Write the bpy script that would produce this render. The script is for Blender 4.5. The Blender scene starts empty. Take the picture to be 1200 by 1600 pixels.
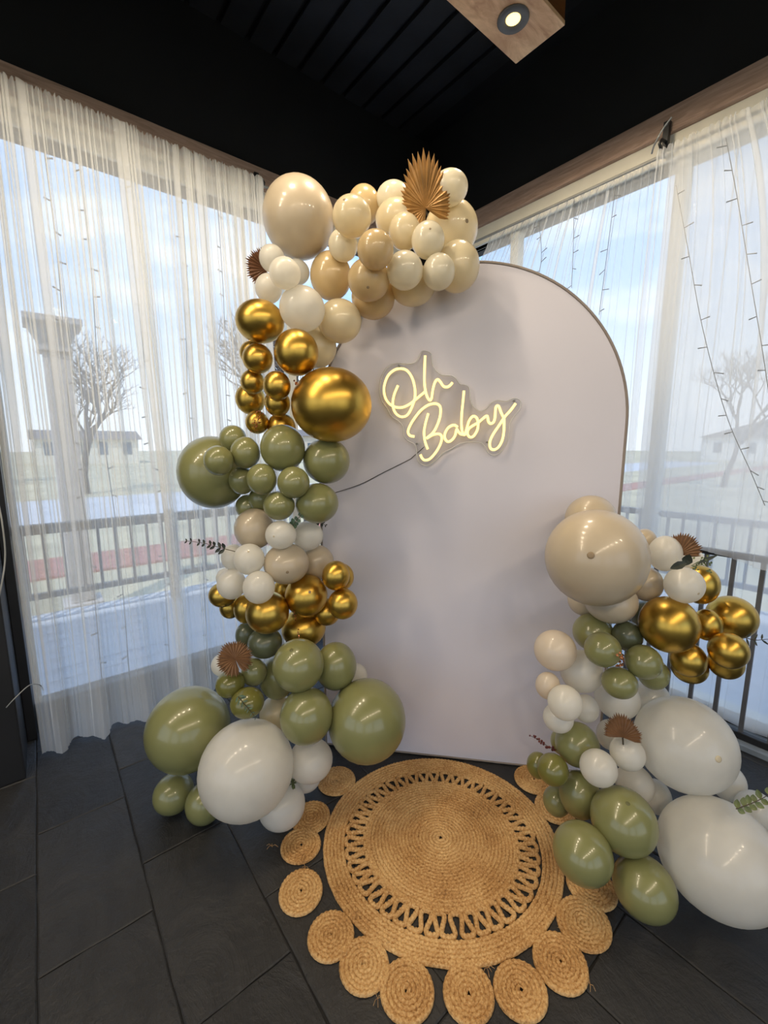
import bpy, bmesh, math, random
from mathutils import Vector, Matrix
random.seed(7)
scene = bpy.context.scene
COL = scene.collection
# ------------------------------------------------------------------ camera
FPX = 673.0; TILT = math.radians(8.9); EYE = 1.45; PHI = math.radians(51.3)
ct, st = math.cos(TILT), math.sin(TILT)
FW = Vector((ct*math.cos(PHI), ct*math.sin(PHI), -st))
RT = Vector((math.sin(PHI), -math.cos(PHI), 0))
UP = RT.cross(FW)
FH = Vector((math.cos(PHI), math.sin(PHI), 0))
CAMP = Vector((0, 0, EYE))
cam = bpy.data.cameras.new('camera'); cam_o = bpy.data.objects.new('camera', cam); COL.objects.link(cam_o)
cam.sensor_fit = 'VERTICAL'; cam.sensor_height = 36.0; cam.sensor_width = 27.0
cam.lens = 36.0*FPX/1600.0; cam.clip_start = 0.05; cam.clip_end = 500
M = Matrix((RT, UP, -FW)).transposed().to_4x4(); M.translation = CAMP
cam_o.matrix_world = M
scene.camera = cam_o
# ------------------------------------------------------------------ world: blue sky with soft clouds
w = bpy.data.worlds.new('sky'); scene.world = w; w.use_nodes = True
nt = w.node_tree; nt.nodes.clear()
def wn(t, **k):
    n = nt.nodes.new(t)
    for a, b in k.items(): setattr(n, a, b)
    return n
tc = wn('ShaderNodeTexCoord'); sep = wn('ShaderNodeSeparateXYZ'); nt.links.new(tc.outputs['Generated'], sep.inputs[0])
mp = wn('ShaderNodeMapping'); mp.inputs['Scale'].default_value = (1.6, 1.6, 4.2); mp.inputs['Location'].default_value = (0.35, 0.1, 0.4)
nt.links.new(tc.outputs['Generated'], mp.inputs[0])
nz = wn('ShaderNodeTexNoise'); nz.inputs['Scale'].default_value = 1.5; nz.inputs['Detail'].default_value = 5; nz.inputs['Roughness'].default_value = .55
nt.links.new(mp.outputs[0], nz.inputs['Vector'])
cr = wn('ShaderNodeValToRGB'); cr.color_ramp.elements[0].position = .49; cr.color_ramp.elements[1].position = .72
nt.links.new(nz.outputs['Fac'], cr.inputs[0])
grad = wn('ShaderNodeValToRGB')
ge = grad.color_ramp.elements
ge[0].position = 0.0; ge[0].color = (.78, .84, .90, 1)
ge[1].position = .75; ge[1].color = (.26, .46, .80, 1)
e = ge.new(.14); e.color = (.66, .77, .90, 1)
e = ge.new(.32); e.color = (.34, .54, .84, 1)
nt.links.new(sep.outputs['Z'], grad.inputs[0])
mix = wn('ShaderNodeMixRGB'); mix.inputs['Color2'].default_value = (.95, .97, 1.0, 1)
nt.links.new(cr.outputs['Color'], mix.inputs['Fac']); nt.links.new(grad.outputs['Color'], mix.inputs['Color1'])
bg = wn('ShaderNodeBackground'); bg.inputs['Strength'].default_value = 1.6
out = wn('ShaderNodeOutputWorld'); nt.links.new(mix.outputs[0], bg.inputs['Color']); nt.links.new(bg.outputs[0], out.inputs['Surface'])
# ------------------------------------------------------------------ sun: high, behind the viewer, falls on the ground outside
sun = bpy.data.lights.new('sun', 'SUN'); sun.energy = 2.6; sun.color = (1, .95, .87); sun.angle = math.radians(1.5)
sun_o = bpy.data.objects.new('sun', sun); COL.objects.link(sun_o); sun_o.location = (-6, -5, 12)
sun_o.rotation_euler = Vector((.42, .36, -.83)).to_track_quat('-Z', 'Y').to_euler()
# ------------------------------------------------------------------ view
vs = scene.view_settings
vs.view_transform = 'Standard'; vs.look = 'None'; vs.gamma = 1.0; vs.use_curve_mapping = False
vs.exposure = 0.08
LAMP_W = 33.0          # watts of one ceiling downlight
scene.cycles.transparent_max_bounces = 24
scene.cycles.max_bounces = 8

# ------------------------------------------------------------------ helpers
def ray(px, py): return FW + RT*((px-600)/FPX) + UP*((800-py)/FPX)
def at(px, py, depth):              # photo pixel + horizontal distance from the camera -> world point
    d = ray(px, py); return CAMP + d*(depth/d.dot(FH))
def floor_at(px, py, z=0.0):
    d = ray(px, py); return CAMP + d*((z-EYE)/d.z)
def on_x(px, py, x): d = ray(px, py); return CAMP + d*(x/d.x)
def on_y(px, py, y): d = ray(px, py); return CAMP + d*(y/d.y)

class MB:
    def __init__(s): s.v = []; s.f = []
    def add(s, vs, fs):
        o = len(s.v); s.v += [tuple(p) for p in vs]; s.f += [tuple(i+o for i in q) for q in fs]; return s
    def box(s, x0, x1, y0, y1, z0, z1):
        return s.add([(x0,y0,z0),(x1,y0,z0),(x1,y1,z0),(x0,y1,z0),(x0,y0,z1),(x1,y0,z1),(x1,y1,z1),(x0,y1,z1)],
                     [(0,3,2,1),(4,5,6,7),(0,1,5,4),(1,2,6,5),(2,3,7,6),(3,0,4,7)])
    def tube(s, pts, r, n=8, caps=True):
        pts = [Vector(p) for p in pts]; m = len(pts)
        rs = r if isinstance(r, (list, tuple)) else [r]*m
        V = []; F = []; ref = None
        for i in range(m):
            t = (pts[min(i+1, m-1)]-pts[max(i-1, 0)])
            if t.length < 1e-9: t = Vector((0, 0, 1))
            t.normalize()
            if ref is None: ref = Vector((0, 0, 1)) if abs(t.z) < .9 else Vector((1, 0, 0))
            a = (ref - t*ref.dot(t)); a.normalize(); b = t.cross(a); ref = a
            for k in range(n):
                q = 2*math.pi*k/n; V.append(pts[i]+(a*math.cos(q)+b*math.sin(q))*rs[i])
        for i in range(m-1):
            for k in range(n):
                F.append((i*n+k, i*n+(k+1) % n, (i+1)*n+(k+1) % n, (i+1)*n+k))
        if caps: F.append(tuple(range(n-1, -1, -1))); F.append(tuple((m-1)*n+k for k in range(n)))
        return s.add(V, F)
    def disc(s, c, r0, r1, z, n=24): pass
    def lathe(s, prof, c=(0,0,0), n=20):
        V = []; F = []
        for (r, z) in prof:
            for k in range(n):
                q = 2*math.pi*k/n; V.append((c[0]+r*math.cos(q), c[1]+r*math.sin(q), c[2]+z))
        for i in range(len(prof)-1):
            for k in range(n): F.append((i*n+k, i*n+(k+1) % n, (i+1)*n+(k+1) % n, (i+1)*n+k))
        F.append(tuple(range(n-1, -1, -1))); F.append(tuple((len(prof)-1)*n+k for k in range(n)))
        return s.add(V, F)
    def mesh(s, name):
        me = bpy.data.meshes.new(name); me.from_pydata(s.v, [], s.f); me.update(); return me
def link(name, me, mat, parent=None, smooth=False):
    if mat and not me.materials: me.materials.append(mat)
    if smooth:
        for p in me.polygons: p.use_smooth = True
    o = bpy.data.objects.new(name, me); COL.objects.link(o)
    if parent: o.parent = parent
    return o
def build(mb, name, mat, parent=None, smooth=False, bevel=0, bseg=2):
    o = link(name, mb.mesh(name), mat, parent, smooth)
    if bevel:
        m = o.modifiers.new('bevel', 'BEVEL'); m.width = bevel; m.segments = bseg; m.limit_method = 'ANGLE'
    return o
def tag(o, label, cat, group=None):
    o['label'] = label; o['category'] = cat
    if group: o['group'] = group
    return o
def struct(o, label=None):
    o['kind'] = 'structure'
    if label: o['label'] = label
    return o
def empty(name, loc=(0, 0, 0)):
    o = bpy.data.objects.new(name, None); COL.objects.link(o); o.location = loc; o.empty_display_size = .05; return o
def thing(name, loc, label, cat, group=None): return tag(empty(name, loc), label, cat, group)
def kid(mb, name, mat, root, smooth=False, bevel=0):   # mesh given in world coordinates, parented to an Empty
    o = build(mb, name, mat, None, smooth, bevel); o.parent = root
    o.matrix_parent_inverse = Matrix.Translation(-Vector(root.location)); return o
def smooth_path(P, n=8, closed=False):
    P = [Vector(p) for p in P]; out = []; m = len(P)
    for i in range(m if closed else m-1):
        if closed: p0, p1, p2, p3 = P[i-1], P[i], P[(i+1) % m], P[(i+2) % m]
        else: p0, p1, p2, p3 = P[max(i-1, 0)], P[i], P[i+1], P[min(i+2, m-1)]
        for k in range(n):
            t = k/n
            out.append(.5*((2*p1)+(p2-p0)*t+(2*p0-5*p1+4*p2-p3)*t*t+(3*p1-p0-3*p2+p3)*t**3))
    if not closed: out.append(P[-1])
    return out

# ------------------------------------------------------------------ materials
def srgb(r, g, b):
    f = lambda c: (c/255/12.92) if c/255 <= .04045 else ((c/255+.055)/1.055)**2.4
    return (f(r), f(g), f(b), 1)
class Mat:
    def __init__(s, name):
        s.m = bpy.data.materials.new(name); s.m.use_nodes = True; s.nt = s.m.node_tree
        s.p = s.nt.nodes['Principled BSDF']; s.out = s.nt.nodes['Material Output']
    def n(s, t, **k):
        n = s.nt.nodes.new(t)
        for a, b in k.items(): setattr(n, a, b)
        return n
    def l(s, a, b): s.nt.links.new(a, b)
    def noise(s, scale, detail=4, rough=.5, coord='Object', stretch=None, dist=0):
        tc = s.n('ShaderNodeTexCoord'); src = tc.outputs[coord]
        if stretch:
            mp = s.n('ShaderNodeMapping'); mp.inputs['Scale'].default_value = stretch; s.l(src, mp.inputs[0]); src = mp.outputs[0]
        z = s.n('ShaderNodeTexNoise'); z.inputs['Scale'].default_value = scale; z.inputs['Detail'].default_value = detail
        z.inputs['Roughness'].default_value = rough; z.inputs['Distortion'].default_value = dist
        s.l(src, z.inputs['Vector']); return z.outputs['Fac']
    def ramp(s, fac, stops):
        r = s.n('ShaderNodeValToRGB'); e = r.color_ramp.elements
        e[0].position, e[0].color = stops[0]; e[1].position, e[1].color = stops[-1]
        for p, c in stops[1:-1]: q = e.new(p); q.color = c
        s.l(fac, r.inputs[0]); return r.outputs['Color']
    def bump(s, fac, strength=.3, dist=.01):
        b = s.n('ShaderNodeBump'); b.inputs['Strength'].default_value = strength; b.inputs['Distance'].default_value = dist
        s.l(fac, b.inputs['Height']); s.l(b.outputs[0], s.p.inputs['Normal']); return b
def plain(name, col, rough=.5, metal=0, var=.12, scale=12, bump=0, coat=0, stretch=None):
    m = Mat(name); f = m.noise(scale, stretch=stretch)
    lo = tuple(c*(1-var) for c in col[:3])+(1,); hi = tuple(min(1, c*(1+var)) for c in col[:3])+(1,)
    m.l(m.ramp(f, [(.3, lo), (.7, hi)]), m.p.inputs['Base Color'])
    m.p.inputs['Roughness'].default_value = rough; m.p.inputs['Metallic'].default_value = metal
    m.p.inputs['Coat Weight'].default_value = coat
    if bump: m.bump(m.noise(scale*6, stretch=stretch), bump, .004)
    return m.m
def latex(name, col, trans=.25, rough=.30, coat=.5, sheen=0):
    m = Mat(name); f = m.noise(9, 3)
    lo = tuple(c*.94 for c in col[:3])+(1,); hi = tuple(min(1, c*1.05) for c in col[:3])+(1,)
    c = m.ramp(f, [(.3, lo), (.7, hi)]); m.l(c, m.p.inputs['Base Color'])
    m.p.inputs['Roughness'].default_value = rough; m.p.inputs['Specular IOR Level'].default_value = .5
    m.p.inputs['Coat Weight'].default_value = coat; m.p.inputs['Coat Roughness'].default_value = .12
    if trans:
        t = m.n('ShaderNodeBsdfTranslucent'); m.l(c, t.inputs['Color'])
        x = m.n('ShaderNodeMixShader'); x.inputs[0].default_value = trans
        m.l(m.p.outputs[0], x.inputs[1]); m.l(t.outputs[0], x.inputs[2]); m.l(x.outputs[0], m.out.inputs['Surface'])
    return m.m
def emit(name, col, strength):
    m = Mat(name); m.p.inputs['Base Color'].default_value = col
    m.p.inputs['Emission Color'].default_value = col; m.p.inputs['Emission Strength'].default_value = strength; return m.m
def sheer(name, col, opac, scale=900):
    m = Mat(name)
    d = m.n('ShaderNodeBsdfDiffuse'); d.inputs['Color'].default_value = col
    t = m.n('ShaderNodeBsdfTranslucent'); t.inputs['Color'].default_value = col
    a = m.n('ShaderNodeMixShader'); a.inputs[0].default_value = .45
    m.l(d.outputs[0], a.inputs[1]); m.l(t.outputs[0], a.inputs[2])
    tr = m.n('ShaderNodeBsdfTransparent'); x = m.n('ShaderNodeMixShader')
    f = m.noise(4, 2, stretch=(2, 2, .5))
    mr = m.n('ShaderNodeMapRange'); mr.inputs['To Min'].default_value = opac*.9; mr.inputs['To Max'].default_value = opac*1.1
    m.l(f, mr.inputs['Value']); m.l(mr.outputs[0], x.inputs[0])
    m.l(tr.outputs[0], x.inputs[1]); m.l(a.outputs[0], x.inputs[2]); m.l(x.outputs[0], m.out.inputs['Surface'])
    return m.m
def clear(name, gl=.06, tint=(1, 1, 1, 1), rough=.02):
    m = Mat(name)
    tr = m.n('ShaderNodeBsdfTransparent'); tr.inputs['Color'].default_value = tint
    g = m.n('ShaderNodeBsdfGlossy'); g.inputs['Roughness'].default_value = rough
    x = m.n('ShaderNodeMixShader'); x.inputs[0].default_value = gl
    m.l(tr.outputs[0], x.inputs[1]); m.l(g.outputs[0], x.inputs[2]); m.l(x.outputs[0], m.out.inputs['Surface']); return m.m
def wood(name, a, b, stretch, rough=.55, scale=5, bump=.25):
    m = Mat(name); f = m.noise(scale, 8, .62, stretch=stretch, dist=1.2)
    c = m.ramp(f, [(.25, a), (.5, tuple((x+y)/2 for x, y in zip(a, b))), (.75, b)]); m.l(c, m.p.inputs['Base Color'])
    m.p.inputs['Roughness'].default_value = rough; m.bump(f, bump, .004); return m.m
MT = {}
MT['black'] = plain('black_paint', (.006, .006, .007, 1), .6, var=.3, scale=3)
MT['blackwood'] = plain('black_boards', (.012, .012, .014, 1), .5, var=.4, scale=4, bump=.2)
MT['blackmetal'] = plain('black_metal', (.015, .015, .016, 1), .4)
MT['greymetal'] = plain('grey_metal', (.10, .10, .105, 1), .45)
MT['trim'] = wood('weathered_trim', srgb(140, 114, 98), srgb(198, 168, 150), (1.2, 1.2, 14), .6, 4)
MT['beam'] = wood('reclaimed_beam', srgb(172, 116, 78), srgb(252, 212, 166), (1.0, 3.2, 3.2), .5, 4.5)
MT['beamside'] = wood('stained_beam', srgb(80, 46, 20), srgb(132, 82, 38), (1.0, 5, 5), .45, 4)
MT['cream'] = plain('cream_paint', srgb(216, 212, 198), .5, var=.04)
MT['sheer'] = sheer('sheer_voile', (.94, .94, .92, 1), .48)
MT['sheer_b'] = sheer('sheer_voile_light', (.93, .94, .94, 1), .42)
MT['sheer_c'] = sheer('sheer_voile_dense', (.94, .94, .94, 1), .62)
MT['glass'] = clear('window_glass', .006, (.97, .985, 1, 1))
MT['acrylic'] = clear('clear_acrylic', .025, (.90, .90, .91, 1), .1)
MT['acrylic_edge'] = plain('acrylic_edge', (.62, .62, .64, 1), .2, var=.05)
MT['board'] = plain('white_board_cloth', (.655, .638, .71, 1), .75, var=.025, scale=2.5)
MT['rim'] = plain('board_rim', srgb(136, 126, 118), .6, var=.1)
MT['neon'] = emit('neon_tube', (1, .74, .27, 1), 1.5)
MT['bulb'] = emit('downlight_bulb', (1, .76, .26, 1), 2.6)
MT['sand'] = latex('sand_latex', srgb(202, 187, 162), .18, .34)
MT['tan'] = latex('tan_latex', srgb(214, 190, 144), .30, .26)
MT['cream_l'] = latex('cream_latex', srgb(232, 219, 186), .34, .26)
MT['pale'] = latex('pale_latex', srgb(234, 227, 206), .36, .24)
MT['ivory'] = latex('ivory_latex', srgb(236, 224, 206), .42, .3)
MT['white'] = latex('white_latex', srgb(242, 239, 230), .50, .32)
MT['sage'] = latex('sage_latex', srgb(134, 134, 86), .06, .30)
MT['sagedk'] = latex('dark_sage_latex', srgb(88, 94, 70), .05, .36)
MT['olive'] = latex('olive_latex', srgb(112, 110, 52), .06, .30)
g = Mat('gold_chrome_latex'); f = g.noise(5, 2)
g.l(g.ramp(f, [(.3, (.54, .335, .062, 1)), (.7, (.62, .40, .085, 1))]), g.p.inputs['Base Color'])
g.p.inputs['Metallic'].default_value = 1.0; g.p.inputs['Roughness'].default_value = .33
MT['gold'] = g.m
MT['nub'] = plain('balloon_nub', srgb(142, 122, 94), .5)
MT['nubw'] = plain('balloon_nub_pale', srgb(196, 182, 152), .5)
MT['led'] = plain('dark_led_wire', srgb(70, 74, 76), .4)
MT['nubg'] = plain('balloon_nub_green', srgb(98, 98, 60), .5)
MT['fan_gold'] = plain('golden_palm', srgb(160, 120, 68), .42, metal=.35, var=.2, scale=30)
MT['fan_copper'] = plain('copper_palm', srgb(108, 76, 48), .55, metal=.1, var=.25, scale=30)
MT['fan_brown'] = plain('brown_palm', srgb(106, 68, 42), .55, var=.2, scale=30)
MT['leaf_dark'] = plain('dark_eucalyptus', srgb(46, 52, 44), .5, var=.25, scale=40)
MT['leaf_green'] = plain('green_eucalyptus', srgb(92, 104, 62), .5, var=.25, scale=40)
MT['leaf_frost'] = plain('frosted_eucalyptus', srgb(74, 98, 76), .5, var=.4, scale=60)
MT['stem'] = plain('twig', srgb(70, 58, 42), .7)
MT['berry'] = plain('dark_red_berry', srgb(96, 36, 30), .35, var=.3, scale=40)
MT['glitter'] = plain('copper_glitter', srgb(206, 140, 100), .25, metal=.8, var=.3, scale=60)
MT['wire'] = plain('black_cable', (.03, .03, .035, 1), .5)
MT['wire_w'] = plain('pale_cable', srgb(150, 150, 145), .5)
MT['tick'] = plain('clear_led_sleeve', srgb(128, 132, 134), .3)
# ================================================================== the room
XW, YW = 2.66, 2.76              # inner faces of right wall and left wall
X0, Y0 = -3.6, -3.6
CEIL = 3.78; WT = 2.87; TH = .14
# ---- floor: slate tiles, each a piece of its own
fm = Mat('slate'); f1 = fm.noise(3.0, 10, .66, stretch=(1.6, 1, 1), dist=.8); f2 = fm.noise(24, 8, .65)
oi = fm.n('ShaderNodeObjectInfo'); ad = fm.n('ShaderNodeMath', operation='MULTIPLY_ADD'); ad.inputs[1].default_value = .35
fm.l(oi.outputs['Random'], ad.inputs[0]); fm.l(f1, ad.inputs[2])
fm.l(fm.ramp(ad.outputs[0], [(.35, (.010, .010, .0105, 1)), (.62, (.018, .0178, .0182, 1)), (.95, (.034, .033, .032, 1))]), fm.p.inputs['Base Color'])
mr = fm.n('ShaderNodeMapRange'); mr.inputs['To Min'].default_value = .42; mr.inputs['To Max'].default_value = .66
fm.l(f2, mr.inputs['Value']); fm.l(mr.outputs[0], fm.p.inputs['Roughness'])
mx = fm.n('ShaderNodeMath', operation='MULTIPLY_ADD'); mx.inputs[1].default_value = .35; fm.l(f2, mx.inputs[0]); fm.l(f1, mx.inputs[2])
fm.bump(mx.outputs[0], 1.0, .016)
SLATE = fm.m
GROUT = plain('dark_grout', (.008, .008, .009, 1), .8)
floor = struct(build(MB().box(X0-.2, XW+.2, Y0-.2, YW+.2, -.12, -.006), 'floor', GROUT))
TW, TL, TG = .2885, .5655, .0022
def tile_mesh(w_, l_, seed):
    rnd = random.Random(seed)
    us = [0, .004/w_]+[k/5 for k in range(1, 5)]+[1-.004/w_, 1]; vs_ = [0, .004/l_]+[k/8 for k in range(1, 8)]+[1-.004/l_, 1]
    nx, ny = len(us)-1, len(vs_)-1; V = []; F = []; jx = [rnd.uniform(-.0018, .0018) for _ in range(60)]
    for j in range(ny+1):
        for i in range(nx+1):
            x = w_*us[i]; y = l_*vs_[j]; z = rnd.uniform(-.0008, .0006)
            e = i in (0, nx) or j in (0, ny)
            if i < 2: x += TG*.5+jx[j]
            if i > nx-2: x -= TG*.5+jx[j+14]
            if j < 2: y += TG*.5+jx[i+28]
            if j > ny-2: y -= TG*.5+jx[i+40]
            if e: z = -.0028
            V.append((x, y, z))
    id_ = lambda i, j: j*(nx+1)+i
    for j in range(ny):
        for i in range(nx): F.append((id_(i, j), id_(i+1, j), id_(i+1, j+1), id_(i, j+1)))
    rimi = [id_(i, 0) for i in range(nx+1)]+[id_(nx, j) for j in range(1, ny+1)]+[id_(i, ny) for i in range(nx-1, -1, -1)]+[id_(0, j) for j in range(ny-1, 0, -1)]
    b = len(V); m = len(rimi)
    for k in rimi: V.append((V[k][0], V[k][1], -.01))
    for k in range(m): F.append((rimi[k], b+k, b+(k+1) % m, rimi[(k+1) % m]))
    me = bpy.data.meshes.new('slate_tile'); me.from_pydata(V, [], F); me.materials.append(SLATE)
    return me
cache = {}
c0 = math.floor((X0+.1365)/TW)
for c in range(c0, int((XW+.1365)/TW)+1):
    xa = -.1365+c*TW; xb = xa+TW
    xa2, xb2 = max(xa, X0), min(xb, XW)
    if xb2-xa2 < .02: continue
    o0 = (1.918+.19*c) % TL
    k = math.floor((Y0-o0)/TL)
    while True:
        ya = o0+k*TL; yb = ya+TL; k += 1
        if ya >= YW: break
        ya2, yb2 = max(ya, Y0), min(yb, YW)
        if yb2-ya2 < .02: continue
        if ya2 < -1.6 and (k % 1 == 0) and xb2 < -2.2: pass
        key = (round(xb2-xa2, 3), round(yb2-ya2, 3), (c*3+k) % 5)
        if key not in cache: cache[key] = tile_mesh(xb2-xa2, yb2-ya2, hash(key) % 9999)
        t = bpy.data.objects.new('slate_tile', cache[key]); COL.objects.link(t); t.parent = floor; t.location = (xa2, ya2, 0)
# ---- ceiling with boards
ceiling = struct(build(MB().box(X0-.2, XW+.2, Y0-.2, YW+.2, CEIL+.02, CEIL+.16), 'ceiling', MT['black']))
sl = MB().box(0, .135, Y0, YW, CEIL-.006, CEIL+.02).mesh('ceiling_board'); sl.materials.append(MT['blackwood'])
x = X0+.02
while x < XW-.135:
    o = bpy.data.objects.new('ceiling_board', sl); COL.objects.link(o); o.parent = ceiling; o.location.x = x; x += .165
# ---- walls
mb = MB()
mb.box(X0, XW+TH, YW, YW+TH, WT+.0, CEIL+.02); mb.box(X0, -.33, YW, YW+TH, -.12, WT); mb.box(2.46, XW+TH, YW, YW+TH, -.12, WT); mb.box(-.33, 2.46, YW, YW+TH, -.12, .04)
struct(build(mb, 'wall_left', MT['black']))
mb = MB()
mb.box(XW, XW+TH, Y0, YW, WT, CEIL+.02); mb.box(XW, XW+TH, 2.66, YW, -.12, WT); mb.box(XW, XW+TH, -.9, 2.66, -.12, .04); mb.box(XW, XW+TH, Y0, -.9, -.12, WT)
struct(build(mb, 'wall_right', MT['black']))
mb = MB()                          # walls behind the camera, each with wide window openings
mb.box(X0-TH, X0, Y0-TH, YW+TH, 2.9, CEIL+.02); mb.box(X0-TH, X0, Y0-TH, YW+TH, -.12, .35)
for a, b in ((Y0-TH, -3.3), (-.7, -.4), (2.2, YW+TH)): mb.box(X0-TH, X0, a, b, .35, 2.9)
struct(build(mb, 'wall_back', MT['black']))
mb = MB()
mb.box(X0, XW+TH, Y0-TH, Y0, 2.9, CEIL+.02); mb.box(X0, XW+TH, Y0-TH, Y0, -.12, .35)
for a, b in ((X0, -3.3), (-.9, -.6), (2.0, XW+TH)): mb.box(a, b, Y0-TH, Y0, .35, 2.9)
struct(build(mb, 'wall_front', MT['black']))
# trims (weathered boards above the windows)
struct(build(MB().box(X0, XW-.045, YW-.045, YW, 2.985, 3.10), 'trim_1', MT['trim'], bevel=.004))
struct(build(MB().box(XW-.045, XW, Y0, YW, 2.985, 3.10), 'trim_2', MT['trim'], bevel=.004))
# pillar and post at the left edge
struct(build(MB().box(-.75, -.17, 2.30, YW, 0, 2.985), 'pillar', MT['black'], bevel=.006), 'black boxed pillar at the left edge')
struct(build(MB().box(-.17, -.13, 2.60, YW, 0, 2.985), 'trim_3', MT['blackmetal'], bevel=.004))
# ---- windows
def window(name, axis, c, lo, hi, posts, mids=()):
    r = struct(empty(name, (0, 0, 0)))
    def bx(u0, u1, d0, d1, z0, z1):
        return MB().box(u0, u1, c+d0, c+d1, z0, z1) if axis == 'x' else MB().box(c+d0, c+d1, u0, u1, z0, z1)
    build(bx(lo, hi, -.02, .07, WT-.0, 2.985), 'window_header', MT['cream'], r, bevel=.003)
    build(bx(lo, hi, .0, .09, .04, .10), 'window_sill', MT['cream'] if axis == 'y' else MT['blackmetal'], r, bevel=.003)
    edges = [lo]+list(posts)+[hi]
    for u in edges:
        build(bx(max(lo, u-.03), min(hi, u+.03), .01, .08, .10, WT), 'mullion', MT['cream'], r, bevel=.003)
    for z in mids: build(bx(lo, hi, .02, .07, z-.025, z+.025), 'cross_bar', MT['greymetal'], r, bevel=.003)
    for a, b in zip(edges[:-1], edges[1:]):
        build(bx(a+.03, b-.03, .04, .046, .10, WT), 'pane', MT['glass'], r)
    return r
window('window_1', 'x', YW, -.13, 2.46, (1.42,), (1.02,))
window('window_2', 'y', XW, -.9, 2.66, (-.1, .94, 1.92), ())
# ---- guard rail in front of the right window
root = thing('guard_rail', (2.56, 1.0, 0), 'dark metal guard railing with upright bars in front of right window', 'railing')
kid(MB().box(2.535, 2.572, -.5, 2.4, .915, .945), 'top_rail', MT['blackmetal'], root, bevel=.006)
kid(MB().box(2.54, 2.568, -.5, 2.4, .03, .065), 'bottom_rail', MT['blackmetal'], root, bevel=.004)
bal = MB().box(-.009, .009, -.009, .009, .065, .915).mesh('baluster'); bal.materials.append(MT['greymetal'])
y = -.46
while y < 2.4:
    o = bpy.data.objects.new('baluster', bal); COL.objects.link(o); o.parent = root; o.location = (2.554-2.56, y-1.0, 0); y += .108
# low curb along the right wall
struct(build(MB().box(2.50, XW, -.9, 2.44, 0, .03), 'trim_4', plain('grey_sill', srgb(126, 134, 140), .5), bevel=.004))
# ---- wooden ceiling beams with downlights
def beam(x0, x1, y0, y1, z0, xs, label, vis):
    root = thing('ceiling_beam', ((x0+x1)/2, (y0+y1)/2, z0), label, 'beam')
    kid(MB().box(x0, x1, y0, y1, z0, z0+.018), 'underside_board', MT['beam'], root, bevel=.002)
    kid(MB().box(x0+.002, x1-.002, y0+.002, y0+.02, z0+.018, z0+.30), 'side_board', MT['beamside'], root)
    kid(MB().box(x0+.002, x1-.002, y1-.02, y1-.002, z0+.018, z0+.30), 'side_board', MT['beamside'], root)
    kid(MB().box(x1-.02, x1-.002, y0+.02, y1-.02, z0+.018, z0+.30), 'end_board', MT['beamside'], root)
    for hx in (x0+.3, (x0+x1)/2, x1-.3): kid(MB().box(hx-.015, hx+.015, (y0+y1)/2-.015, (y0+y1)/2+.015, z0+.018, CEIL), 'hanger', MT['blackmetal'], root)
    for i, x in enumerate(xs):
        yc = (y0+y1)/2
        d = thing('downlight', (x, yc, z0), labels_dl(i, vis), 'ceiling light', 'downlights in the beams')
        d['group'] = 'downlights in the wooden beams'
        ring = MB().lathe([(.030, -.002), (.036, -.007), (.058, -.009), (.063, -.004), (.063, 0.0), (.030, 0.0)], (x, yc, z0), 28)
        ring.f = [q for q in ring.f if len(q) == 4]
        kid(ring, 'bezel', MT['greymetal'], d, True)
        kid(MB().lathe([(.029, -.0015), (.024, -.004), (.001, -.0055)], (x, yc, z0), 20), 'bulb', MT['bulb'], d, True)
        L = bpy.data.lights.new('downlight_lamp', 'SPOT'); L.energy = LAMP_W; L.color = (1, .83, .61); L.spot_size = math.radians(178); L.spot_blend = .2; L.shadow_soft_size = .09
        lo = bpy.data.objects.new('downlight_lamp', L); COL.objects.link(lo); lo.parent = d; lo.location = (0, 0, -.03)
def labels_dl(i, vis):
    if vis and i == 0: return 'round recessed downlight with grey bezel, lit, at the end of the wooden beam'
    return 'round recessed downlight farther along the wooden beams behind the viewer'
beam(-3.5, 1.865, 1.14, 1.374, 3.15, [1.676-.62*k for k in range(8)], 'reclaimed wood box beam with a lit downlight hanging below the black ceiling', True)
beam(-3.5, 1.865, -1.6, -1.366, 3.15, [1.676-.62*k for k in range(8)], 'second reclaimed wood beam with downlights behind the viewer', False)

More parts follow.
